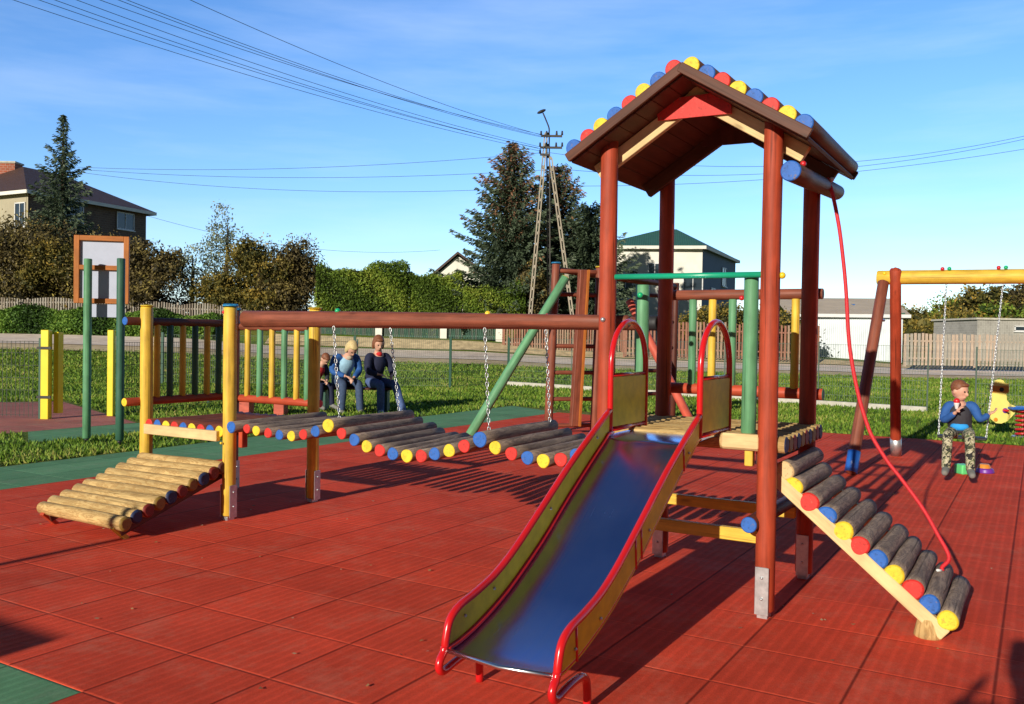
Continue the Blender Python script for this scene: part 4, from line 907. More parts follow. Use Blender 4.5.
# small gabled house behind the hedge
Yh = 75; A = at(424, 330, Yh); B = at(474, 330, Yh); zt2 = at(424, 285, Yh).z; ap_ = at(458, 256, Yh)
hs_ = thing('house', (A.x, A.y, 1), 'small white gabled house just showing above the hedge', 'house')
MB().prism([(A.x, Yh, 0), (B.x+2, Yh, 0), (B.x+2, Yh, zt2), (ap_.x, Yh, ap_.z), (A.x, Yh, zt2)], (0, 9, 0)).build('wall', 'white', hs_)
for s, e in ((A.x-.4, zt2-.25), (B.x+2.4, zt2-.25)):
    a = Vector((s, Yh-.4, e+.12)); b = Vector((ap_.x, Yh-.4, ap_.z+.16)); MB().prism([a, b, b+Vector((0, 0, .2)), a+Vector((0, 0, .2))], (0, 9.8, 0)).build('roof', 'roof_dk', hs_)
window(hs_, A, (B.x+2, Yh), 2.2, zt2-.9, .9, 1.1)
# long white shed with tan roof
Yh = 50; A = at(790, 358, Yh); B = at(902, 359, Yh-1.5); ze = at(850, 315, Yh).z
sh_ = thing('shed', (A.x, A.y, .4), 'long white sheet metal shed with tan roof left of the plank fence', 'shed')
vwall(sh_, 'wall', A, B, A.z-.6, ze, 'whitesheet'); Cc = B+Vector((2.6, 9, 0)); vwall(sh_, 'end_wall', B, Cc, A.z-.6, ze, 'grey_blue')
zr2 = at(850, 299, Yh+5).z; mb = MB(); mb.quad(A+Vector((-.3, -.3, ze-A.z)), (B.x+.3, B.y-.3, ze), (B.x+1.6, B.y+5, zr2), (A.x+.5, A.y+5, zr2)); mb.quad((A.x+.5, A.y+5, zr2), (B.x+1.6, B.y+5, zr2), (Cc.x+.4, Cc.y+.4, ze), (A.x+2, A.y+9, ze)); rr = mb.build('roof', 'roof_tan', sh_)
mb = MB(); mb.quad(A+Vector((-.3, -.33, ze-A.z-.16)), (B.x+.3, B.y-.33, ze-.16), (B.x+.3, B.y-.33, ze+.02), A+Vector((-.3, -.33, ze-A.z+.02))); mb.build('fascia', 'frame', sh_)
pp = at(860, 308, Yh+1.6); MB().box(pp+Vector((0, 0, .10)), ((1, 0, 0), (0, 5, zr2-ze), (0, -(zr2-ze), 5)), (.35, .5, .04)).build('skylight', 'glass', sh_)
MB().box(((B.x+Cc.x)/2, (B.y+Cc.y)/2, ze+.02), (Cc-B, (Cc-B).cross(Vector((0, 0, 1))), (0, 0, 1)), ((Cc-B).length/2, .1, .1)).build('gutter', 'dkgrn', sh_)
# grey block building
Yh = 58; A = at(977, 340, Yh); B = at(1075, 340, Yh); zt3 = at(977, 319.5, Yh).z
gb_ = thing('outbuilding', (A.x, A.y, .5), 'low grey block outbuilding showing above the plank fence', 'building')
MB().prism([(A.x, Yh, -.5), (B.x, Yh, -.5), (B.x, Yh, zt3), (A.x, Yh, zt3)], (0, 6, 0)).build('wall', 'grey_block', gb_)
MB().box(((A.x+B.x)/2, Yh+3, zt3+.06), ((1, 0, 0), (0, 1, 0), (0, 0, 1)), ((B.x-A.x)/2+.15, 3.15, .06)).build('roof', 'conc', gb_)
window(gb_, (A.x, Yh), (B.x, Yh), 3.1, zt3-.55, 1.3, .3)

# ================================================================ UTILITY POLE AND WIRES
Yp = 44
up_ = thing('utility_pole', at(548, 335, Yp), 'tall three legged concrete utility pole with lamp in front of the spruces', 'utility pole')
M['dkconc'] = plain('dark_concrete', (.07, .065, .06), .9, 0, 3, .2)  # dark tone paints in the middle leg's shade; the crossarms share it
def ladder_leg(a, b, w, name, mt='poleconc'):
    a, b = Vector(a), Vector(b); d = b-a; dn = d.normalized(); x = Vector((1, 0, 0)); mb = MB(); L_ = d.length
    for s in (-1, 1): mb.box((a+b)/2+x*s*w*.5, (dn, x, dn.cross(x)), (L_/2, .03, .05))
    n_ = int(L_/.55)
    for k in range(n_+1): mb.box(a+dn*(k*L_/n_), (dn, x, dn.cross(x)), (.07, w*.5, .05))
    return mb.build(name, mt, up_)
ladder_leg(at(529.5, 322, Yp-.5), at(546, 134, Yp), .13, 'leg'); ladder_leg(at(573, 322, Yp-.3), at(550.5, 158, Yp), .13, 'leg')
ladder_leg(at(549, 322, Yp+1), at(548, 134, Yp+.1), .12, 'leg', 'dkconc')
arms = []
for (x0, x1, y, dy) in ((541, 562, 136.5, 0), (540, 562, 148, 0), (540, 550, 155, 0)):
    MB().box((at(x0, y, Yp)+at(x1, y, Yp))/2+Vector((0, -.1, 0)), ((1, 0, 0), (0, 1, 0), (0, 0, 1)), ((x1-x0)*Yp/885/2, .045, .05)).build('crossarm', 'dkconc', up_)
    for x in (x0, (x0+x1)/2-5, (x0+x1)/2+5, x1)[:4 if x1 > 555 else 2]:
        MB().log(at(x, y, Yp)+Vector((0, -.1, .05)), at(x, y, Yp)+Vector((0, -.1, .25)), .06, .04, seg=10).build('insulator', 'black', up_)
MB().tube(smooth_path([at(549, 134, Yp), at(549, 128, Yp), at(546, 120, Yp), at(543, 113, Yp)], 4), .035, 8).build('lamp_arm', 'black', up_)
MB().ball(at(541.5, 111.5, Yp), (.24, .12, .08), ax=(Vector((.9, 0, .4)), Vector((0, 1, 0)), Vector((-.4, 0, .9)))).build('lamp_head', 'black', up_)
def wire(a, b, sag, r, label, grp):
    a, b = Vector(a), Vector(b); pts = []
    for k in range(25): t = k/24; pts.append(a.lerp(b, t)-Vector((0, 0, sag*4*t*(1-t))))
    return MB().tube(pts, r, 5).build('power_line', 'cable', None, label=label, cat='power line', group=grp)
G1 = 'power lines running from the pole to the upper left'
lw = [((3, 0), (540, 151), 'lowest'), ((30, 0), (538, 148), 'second lowest'), ((47, 0), (541, 149), 'third lowest'), ((70, 0), (545, 148), 'fourth lowest'), ((92, 0), (553, 137), 'middle'), ((113, 0), (541, 137), 'upper middle'), ((122, 0), (545, 137), 'second highest'), ((190, 0), (549, 137), 'highest')]
nums = ['lowest', 'second lowest', 'third lowest', 'fourth lowest', 'fourth highest', 'third highest', 'second highest', 'highest']
for i, ((x, y), (x2, y2), _) in enumerate(lw): wire(at(x-28, y-13, 26), at(x2, y2, Yp), .35, .0095, nums[i]+' wire of the bundle running from the utility pole to the upper left', G1)
G2 = 'thin wires crossing the sky'
for a, b, s, lb in (((75, 167, 56), (539, 153, 46), .45, 'uppermost thin wire from the brown house roof towards the pole'), ((75, 169, 56), (560, 169, 47), .5, 'middle thin wire from the brown house roof towards the pole'),
                ((78, 172, 56), (560, 186, 47), .7, 'lower thin wire from the brown house roof towards the pole'), ((545, 152, 46), (1060, 128, 46), 1.3, 'uppermost thin wire crossing the sky right of the tower roof'), ((560, 169, 47), (1060, 131, 46), 1.1, 'middle thin wire crossing the sky right of the tower roof'), ((560, 186, 47), (1060, 143, 46), .6, 'lowest thin wire crossing the sky right of the tower roof'),
                ((148, 216, 60), (440, 250, 70), 1.0, 'short faint wire low over the bushes and hedge')):
    wire(at(*a), at(*b), s, .011, lb, G2)

# ================================================================ VEGETATION
M['lf_spruce'] = leafmat('spruce_needles', [(0, (.028, .045, .024)), (.45, (.075, .11, .06)), (.8, (.14, .18, .11)), (1, (.22, .25, .17))])
M['lf_sprbr'] = leafmat('browned_spruce_needles', [(0, (0.058, 0.039, 0.023)), (.4, (0.176, 0.098, 0.058)), (.75, (0.332, 0.166, 0.088)), (1, (0.468, 0.234, 0.117))])
M['lf_olive'] = leafmat('autumn_olive_leaves', [(0, (0.042, 0.046, 0.013)), (.4, (0.147, 0.130, 0.029)), (.75, (0.315, 0.231, 0.046)), (1, (0.567, 0.357, 0.063))])
M['lf_brown'] = leafmat('autumn_brown_leaves', [(0, (0.037, 0.033, 0.018)), (.4, (0.138, 0.107, 0.043)), (.75, (0.257, 0.202, 0.065)), (1, (0.440, 0.356, 0.086))])
M['lf_green'] = leafmat('fresh_green_leaves', [(0, (0.031, 0.067, 0.014)), (.4, (0.092, 0.193, 0.027)), (.75, (0.185, 0.319, 0.042)), (1, (0.336, 0.470, 0.084))])
M['lf_hedge'] = leafmat('hedge_leaves', [(0, (0.034, 0.059, 0.009)), (.4, (0.119, 0.203, 0.026)), (.75, (0.254, 0.338, 0.042)), (1, (0.439, 0.472, 0.084))])
M['lf_grey'] = leafmat('grey_green_leaves', [(0, (0.062, 0.078, 0.055)), (.5, (0.203, 0.250, 0.156)), (1, (0.437, 0.468, 0.312))])
def leaf_cards(cen, size, tint, stretch=1.0, dirs=None):
    n = len(cen); a = np.random.normal(size=(n, 3)) if dirs is None else dirs+np.random.normal(size=(n, 3))*.35
    a /= np.linalg.norm(a, axis=1)[:, None]; b = np.random.normal(size=(n, 3)); b -= a*(a*b).sum(1)[:, None]; b /= np.linalg.norm(b, axis=1)[:, None]
    s = size*np.random.uniform(.6, 1.3, n); s = s[:, None]
    V = np.stack([cen-a*s*stretch, cen+b*s*.5, cen+a*s*stretch, cen-b*s*.5], 1); return V, tint
def crown(par, blobs, n, size, m, name='crown', core=True, clump=.22, shell=.55, dark=0):
    blobs = [(Vector(c), Vector(r)) for c, r in blobs]; vol = np.array([r.x*r.y+r.x*r.z for c, r in blobs]); vol = vol/vol.sum()
    cen = []; tn = []
    nc = max(12, n//26)
    for (c, r), w in zip(blobs, vol):
        k = max(6, int(nc*w)); d = np.random.normal(size=(k, 3)); d /= np.linalg.norm(d, axis=1)[:, None]; rad = shell+(1.06-shell)*np.random.rand(k)**.55
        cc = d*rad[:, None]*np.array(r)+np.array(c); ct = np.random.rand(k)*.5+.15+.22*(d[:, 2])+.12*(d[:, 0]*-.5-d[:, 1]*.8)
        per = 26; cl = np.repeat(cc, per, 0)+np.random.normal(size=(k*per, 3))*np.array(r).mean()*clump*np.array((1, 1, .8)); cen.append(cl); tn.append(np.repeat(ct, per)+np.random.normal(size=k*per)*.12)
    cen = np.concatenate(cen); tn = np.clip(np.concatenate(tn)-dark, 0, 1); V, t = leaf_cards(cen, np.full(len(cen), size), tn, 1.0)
    o = trimesh_obj(name, V, t, M[m], par, 4)
    return o
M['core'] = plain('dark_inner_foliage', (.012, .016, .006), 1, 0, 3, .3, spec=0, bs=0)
def trunk_mesh(base, h, r, lean=(0, 0), nlimb=6, spread=.5, par=None, m='bark', z0=.35):
    mb = MB(); b = Vector(base); pts = [b+Vector((lean[0]*t*h, lean[1]*t*h, h*t)) + Vector((random.uniform(-.03, .03)*h*.3*(t > 0), 0, 0)) for t in (0, .2, .4, .6, .8, 1)]
    mb.tube(pts, [r*1.25, r, r*.85, r*.65, r*.45, r*.15], 9)
    for k in range(nlimb):
        t = z0+(.95-z0)*k/max(1, nlimb-1); a = k*2.4+random.random(); s = b+Vector((lean[0]*t*h, lean[1]*t*h, h*t)); L_ = h*spread*(1.15-t)
        mb.tube([s, s+Vector((math.cos(a)*L_*.5, math.sin(a)*L_*.5, L_*.45)), s+Vector((math.cos(a)*L_, math.sin(a)*L_, L_*.8))], [r*.45*(1.2-t), r*.3*(1.2-t), r*.08], 6)
    return mb.build('trunk', m, par)
def broad_tree(name, px, pyb, Y, h, w, mat, label, cat='tree', n=5200, size=.09, group=None, blobs=None, dep=None, nb=13, squash=1.0, low=.06, core=True):
    base = at(px, pyb, Y); base.z = min(base.z, zt(base.x, Y)) if Y > 26 else 0
    t = thing(name, base, label, cat, group); dep = dep or w
    trunk_mesh(base, h*.85, .035*h*.6+.03, par=t, spread=.38)
    if blobs is None:
        blobs = []
        for k in range(nb):
            a = random.uniform(0, 2*PI); zz = low+(.86-low)*((k+.5)/nb); prof_ = math.sin(PI*min(1, (zz+.12)))**.6; rr = random.uniform(.25, .42)
            blobs.append((base+Vector((math.cos(a)*w*.5*(1-rr)*prof_*.9, math.sin(a)*dep*.5*(1-rr)*prof_*.9, h*zz)), Vector((w*rr*.80, dep*rr*.80, h*rr*.50*squash))))
    crown(t, blobs, int(n*1.7), size, mat)
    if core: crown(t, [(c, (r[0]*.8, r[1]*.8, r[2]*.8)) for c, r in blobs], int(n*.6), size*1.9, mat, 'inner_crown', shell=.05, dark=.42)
    return t
def spruce(px, pyb, Y, h, rad, label, n_wh=46, brown=0.0, low=.02, sparse=1.0, size=.10, group=None, expo=.85):
    base = at(px, pyb, Y); base.z = zt(base.x, Y); t = thing('spruce_tree', base, label, 'tree', group)
    MB().tube([base, base+Vector((0, 0, h*.5)), base+Vector((0, 0, h*.985))], [.2*h/10, .12*h/10, .015], 8).build('trunk', 'bark', t)
    cg, cb = [], []; dg, db = [], []; tg_, tb = [], []
    for k in range(n_wh):
        z = low+(1-low)*(k/n_wh)**.92; Lr = rad*(1-z)**expo*random.uniform(.62, 1.15)+.10; nb = max(4, int((6+7*(1-z))*sparse)); a0_ = random.random()*7
        for j in range(nb):
            a = a0_+2*PI*j/nb+random.uniform(-.25, .25); L_ = Lr*random.uniform(.65, 1.12); m_ = max(5, int(L_/ (size*.85)))
            s = (np.arange(m_)+.5)/m_; dr_ = -.35*(1-z)+.25*z
            side = .22*L_*(1-s)*1.2+.04
            for rep in range(3):
                off = (np.random.rand(m_)-.5)*2*side; x = math.cos(a)*L_*s-math.sin(a)*off; y = math.sin(a)*L_*s+math.cos(a)*off
                zz = h*z+L_*(dr_*s+.28*s*s) - np.random.rand(m_)*.12*(rep > 0)-(rep == 2)*.08
                P_ = np.stack([base.x+x, base.y+y, base.z+zz], 1); D_ = np.stack([np.full(m_, math.cos(a)), np.full(m_, math.sin(a)), np.full(m_, -.35)], 1)
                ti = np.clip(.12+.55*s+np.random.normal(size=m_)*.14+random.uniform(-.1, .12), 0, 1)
                isb = brown > 0 and random.random() < (brown*(max(0, z-.45)*2.2) + .03)
                (cb if isb else cg).append(P_); (db if isb else dg).append(D_); (tb if isb else tg_).append(ti)
    for nm, c_, d_, t_2, mt in (('crown', cg, dg, tg_, 'lf_spruce'), ('browned_crown', cb, db, tb, 'lf_sprbr')):
        if c_:
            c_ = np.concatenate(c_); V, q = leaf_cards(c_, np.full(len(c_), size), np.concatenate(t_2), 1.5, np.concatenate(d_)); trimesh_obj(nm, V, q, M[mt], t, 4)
    return t
Ys = 50
def hgt(px, pt, Y): return at(px, pt, Y).z-zt(at(px, pt, Y).x, Y)
spruce(62, 335, 50, hgt(62, 112, 50), 3.3, 'tall narrow dark spruce in front of the brown brick house', 36, 0, .12, .8, .08, expo=.95)
spruce(510, 335, 48, hgt(510, 141, 48), 4.9, 'broad spruce with rusty browned top left of the utility pole', 50, .45, .02, 1.15, .085, expo=.78)
spruce(556, 335, 51, hgt(556, 165, 51), 4.6, 'dark blue green spruce right behind the utility pole', 46, .35, .02, 1.15, .085, expo=.6)
spruce(588, 335, 49, hgt(590, 205, 49), 3.4, 'shorter round spruce next to the red tower post', 36, 0, .02, 1.15, .085, expo=.5)
G = 'trees and bushes beyond the road'
broad_tree('bare_tree', 22, 332, 48, hgt(25, 205, 48), 6.5, 'lf_brown', 'half bare brown tree in front of the cream house front', n=11000, size=.075, group=G, low=.3)
broad_tree('bush', 62, 332, 46.6, hgt(70, 225, 46.6), 4.6, 'lf_olive', 'yellowish olive bush left of the notice board', 'bush', n=9000, size=.075, group=G)
broad_tree('bush', 108, 332, 47.5, hgt(100, 218, 47.5), 5.2, 'lf_brown', 'brown bush in front of the brick house wall', 'bush', n=9000, size=.075, group=G)
broad_tree('bush', 152, 332, 46.6, hgt(150, 222, 46.6), 4.0, 'lf_brown', 'rusty brown bush right of the notice board', 'bush', n=7000, size=.075, group=G)
broad_tree('slender_tree', 226, 333, 48, hgt(226, 198, 48), 2.2, 'lf_grey', 'slender grey green tree with pointed top between the bushes', n=2600, size=.075, core=False, group=G, nb=12)
broad_tree('slender_tree', 192, 333, 47.5, hgt(190, 228, 47.5), 2.6, 'lf_grey', 'loose pale green tree left of the slender pointed tree', n=2200, size=.075, core=False, group=G, nb=8)
broad_tree('bush', 258, 334, 46.6, hgt(262, 232, 46.6), 4.6, 'lf_olive', 'dense golden olive bush above the left railing', 'bush', n=10000, size=.07, group=G)
broad_tree('bush', 290, 334, 46.8, hgt(292, 240, 46.8), 3.4, 'lf_brown', 'dark brownish bush next to the green hedge', 'bush', n=8000, size=.07, group=G)
broad_tree('bush', 222, 334, 46.5, hgt(215, 262, 46.5), 3.6, 'lf_olive', 'low olive bush under the slender tree', 'bush', n=6000, size=.07, group=G)
broad_tree('bush', 535, 336, 46, hgt(535, 262, 46), 2.0, 'lf_brown', 'reddish brown shrub at the foot of the pole', 'bush', n=3000, size=.07, group=G)
broad_tree('bush', 765, 340, 47, hgt(765, 268, 47)*.55, 4.5, 'lf_olive', 'low yellow green bush behind the reddish fence', 'bush', n=4000, size=.08, group=G)
broad_tree('bush', 715, 340, 46.5, hgt(715, 300, 46.5)*.9, 4.0, 'lf_olive', 'small olive bush in front of the white house', 'bush', n=4000, size=.08, group=G)
# trimmed hedge in three stretches
def hedge(x0, x1, ytop, Y, label, n=20000):
    a = at(x0, 335, Y); b = at(x1, 335, Y); z0_ = zt(a.x, Y); h_ = at((x0+x1)/2, ytop, Y).z-z0_; t = thing('hedge', ((a.x+b.x)/2, Y, z0_), label, 'hedge', 'hedge stretches beyond the road')
    nn = n; xx = np.random.rand(nn)*(b.x-a.x)+a.x; lump = .16*np.sin(xx*1.7)+.09*np.sin(xx*4.3+1)+.16*np.sin(xx*.8)-.1
    f_ = np.random.rand(nn); top_ = f_ < .25; zz = np.where(top_, h_+lump+.05-np.random.rand(nn)*.45+np.abs(np.random.normal(size=nn))*.08, np.random.rand(nn)*(h_+lump)); yy = np.where(top_, Y+(np.random.rand(nn)-.5)*1.4, Y-.75+np.random.normal(size=nn)*.10+.15*np.sin(xx*3+zz*2))
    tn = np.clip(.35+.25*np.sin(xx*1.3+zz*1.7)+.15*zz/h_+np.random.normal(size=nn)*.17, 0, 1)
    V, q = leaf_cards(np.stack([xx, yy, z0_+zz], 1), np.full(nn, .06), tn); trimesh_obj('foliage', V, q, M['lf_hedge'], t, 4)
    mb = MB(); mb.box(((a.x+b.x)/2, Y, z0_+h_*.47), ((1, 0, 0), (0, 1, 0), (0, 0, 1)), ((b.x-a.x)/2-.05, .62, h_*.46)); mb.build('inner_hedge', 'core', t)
hedge(318, 408, 267, 46.3, 'bright green trimmed hedge starting right of the dark bush')
hedge(409, 462, 275, 46.5, 'lower middle stretch of hedge under the small white house')
hedge(463, 525, 284, 46.0, 'lowest stretch of green hedge at the foot of the spruces', 15000)
# green bank plants, one weedy mass
n = 26000; X = np.random.uniform(-27, -14.5, n); Yb = np.random.uniform(42.6, 44.8, n); zg = np.array([zt(x, y) for x, y in zip(X, Yb)])
Z = zg+np.random.rand(n)*.35*(1+.5*np.sin(X*2)); tn = np.clip(.35+.3*np.sin(X*1.9+Yb)+np.random.normal(size=n)*.2, 0, 1)
V, q = leaf_cards(np.stack([X, Yb, Z], 1), np.full(n, .08), tn); tag(trimesh_obj('bank_plants', V, q, M['lf_green'], None, 4), kind='stuff')
# far trees on the right
FT = [(912, 330, 100, 311, 7), (928, 330, 105, 314, 6), (945, 330, 108, 316, 7), (960, 330, 104, 312, 7), (978, 330, 110, 300, 9), (1000, 330, 106, 290, 10), (1020, 330, 112, 295, 9), (1042, 330, 108, 286, 10), (990, 332, 96, 312, 7), (1012, 332, 95, 309, 7), (968, 332, 98, 318, 6), (938, 332, 97, 322, 6), (1034, 332, 97, 305, 7), (916, 332, 94, 322, 5)]
kinds = ['lf_olive', 'lf_hedge', 'lf_brown', 'lf_olive', 'lf_hedge']
for i, (px, pb, Y, ptp, w) in enumerate(FT):
    base = at(px, pb, Y); base.z = zt(base.x, Y)-.2; h_ = at(px, ptp, Y).z-base.z
    t = thing('tree', base, 'autumn coloured tree of the far wood at the right edge', 'tree', 'trees of the far wood behind the outbuilding')
    blobs = [(base+Vector((random.uniform(-.3, .3)*w, random.uniform(-.2, .2)*w, h_*z)), Vector((w*.5*s, w*.5*s, h_*.24))) for z, s in ((.3, 1.15), (.5, 1.1), (.68, .9), (.82, .6))]
    MB().tube([base, base+Vector((0, 0, h_*.8))], [.3, .08], 7).build('trunk', 'bark', t)
    crown(t, blobs, 8000, .20, kinds[i % 5])
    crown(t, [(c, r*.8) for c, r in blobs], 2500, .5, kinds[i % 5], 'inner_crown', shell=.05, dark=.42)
# distant tree line and hills closing the horizon
def ridge_line(name, Y, x0, x1, hfun, m, step=6):
    xs = np.arange(x0, x1, step); mb = MB()
    for i in range(len(xs)-1):
        a, b = xs[i], xs[i+1]; mb.quad((a, Y, -3), (b, Y, -3), (b, Y+6, hfun(b)), (a, Y+6, hfun(a))); mb.quad((a, Y+6, hfun(a)), (b, Y+6, hfun(b)), (b, Y+60, hfun(b)*.8), (a, Y+60, hfun(a)*.8))
    return mb.build(name, m, None, kind='structure')
M['hill'] = plain('far_wooded_hill', (.045, .055, .035), 1, 0, .02, .35, spec=0, bs=0)
ridge_line('hills', 520, -700, 700, lambda x: 9+4*math.sin(x*.011)+2.2*math.sin(x*.037+1)+1.2*math.sin(x*.21)+.8*math.sin(x*.47), M['hill'])

# ================================================================ PEOPLE
M['skin'] = plain('skin', (.62, .34, .24), .55, 0, 30, .06, bs=.03); M['hair_blond'] = plain('blond_hair', (.62, .47, .22), .6, 0, 60, .3, bs=.4); M['hair_brown'] = plain('brown_hair', (.12, .06, .03), .6, 0, 60, .3, bs=.4)
M['hair_red'] = plain('reddish_brown_hair', (.20, .07, .03), .6, 0, 60, .3, bs=.4)
M['navy'] = plain('navy_cloth', (.012, .016, .05), .85, 0, 12, .25); M['bluej'] = plain('blue_cloth', (.02, .10, .34), .8, 0, 12, .2); M['lblue'] = plain('light_blue_cloth', (.30, .50, .66), .85, 0, 12, .15)
M['denim'] = plain('denim', (.045, .075, .15), .85, 0, 30, .25); M['denim2'] = plain('light_denim', (.08, .13, .30), .85, 0, 30, .25); M['redc'] = plain('red_cloth', (.55, .02, .02), .85, 0, 12, .15); M['grvest'] = plain('dark_grey_vest', (.035, .035, .045), .8, 0, 14, .2)
M['shoe_w'] = plain('white_shoe', (.6, .6, .58), .6, 0, 12, .1); M['shoe_k'] = plain('grey_shoe', (.20, .20, .18), .7, 0, 12, .2); M['cyanc'] = plain('bright_blue_cloth', (.02, .30, .75), .8, 0, 12, .15); M['eye'] = plain('dark_eye', (.02, .015, .012), .3, 0, 1, 0, bs=0); M['beige'] = plain('beige_cloth', (.5, .42, .32), .85, 0, 12, .1)
m, nt, b = mat_base('camouflage_cloth'); v = mapped(nt, 'Object', (1, 1, 1)); n1 = noise(nt, v, 16, 3, .5, 1); n2 = noise(nt, v, 21, 2, .5, 1.5)
c = ramp(nt, n1, [(.40, (.05, .06, .03)), (.45, (.30, .28, .16)), (.53, (.55, .50, .36)), (.60, (.12, .15, .06))]); c = mixc(nt, ramp(nt, n2, [(.55, (0, 0, 0)), (.58, (1, 1, 1))]), c, (.02, .02, .02))
nt.links.new(c, b.inputs['Base Color']); b.inputs['Roughness'].default_value = .9; M['camo'] = m
dg_ = None
def skinned(chains, voxel=.012, extra=None):
    """chains: list of lists of (Vector, radius); every chain is grown with a Skin modifier, fused by a voxel remesh"""
    import bmesh as _bm
    tot = _bm.new()
    for ch in chains:
        me = bpy.data.meshes.new('t'); me.from_pydata([tuple(p) for p, r in ch], [(i, i+1) for i in range(len(ch)-1)], []); ob = bpy.data.objects.new('t', me); C.objects.link(ob)
        md = ob.modifiers.new('s', 'SKIN'); sv = me.skin_vertices[0].data
        for i, (p, r) in enumerate(ch): sv[i].radius = (r, r) if not isinstance(r, tuple) else r; sv[i].use_root = (i == 0)
        md.use_smooth_shade = True; ob.modifiers.new('u', 'SUBSURF').levels = 2
        dgp = bpy.context.evaluated_depsgraph_get(); ev = ob.evaluated_get(dgp); m2 = bpy.data.meshes.new_from_object(ev); tot.from_mesh(m2)
        bpy.data.objects.remove(ob); bpy.data.meshes.remove(m2)
    if extra: extra(tot)
    me = bpy.data.meshes.new('t'); tot.to_mesh(me); tot.free(); ob = bpy.data.objects.new('t', me); C.objects.link(ob)
    rm = ob.modifiers.new('r', 'REMESH'); rm.mode = 'VOXEL'; rm.voxel_size = voxel; rm.use_smooth_shade = True; sm_ = ob.modifiers.new('m', 'SMOOTH'); sm_.iterations = 3; sm_.factor = .5
    dgp = bpy.context.evaluated_depsgraph_get(); m2 = bpy.data.meshes.new_from_object(ob.evaluated_get(dgp)); bpy.data.objects.remove(ob); bpy.data.meshes.remove(me)
    for p in m2.polygons: p.use_smooth = True
    return m2
def ell(bm_, c, r, M3):
    import bmesh as _bm
    mat = Matrix.Translation(c) @ M3.to_4x4() @ Matrix.Diagonal((*r, 1)); _bm.ops.create_uvsphere(bm_, u_segments=20, v_segments=14, radius=1, matrix=mat)
def finger_chains(wrist, dirv, palmn, s, curl):
    """palm + five separate fingers; dirv = hand direction, palmn = palm normal"""
    d = dirv.normalized(); nrm = (palmn-d*palmn.dot(d)).normalized(); side = d.cross(nrm); out_ = []
    out_.append([(wrist-d*.01*s, .022*s), (wrist+d*.03*s, (.030*s, .017*s)), (wrist+d*.075*s, (.036*s, .015*s))])
    for k, (off, ln) in enumerate(((-.027, .062), (-.009, .074), (.009, .068), (.027, .052))):
        p = wrist+d*.075*s+side*off*s; ch = [(p-d*.02*s, .009*s)]; dd = Vector(d)
        for seg in range(3):
            dd = (dd*math.cos(curl)+nrm*math.sin(curl)).normalized(); p = p+dd*ln*s*(.45, .32, .26)[seg]; ch.append((p.copy(), (.009, .008, .0065)[seg]*s))
        out_.append(ch)
    p = wrist+d*.02*s-side*.025*s; q = p-side*.028*s+d*.022*s+nrm*.01*s; out_.append([(p+side*.012*s, .012*s), (q, .010*s), (q+d*.028*s+nrm*.014*s, .0085*s)])
    return out_
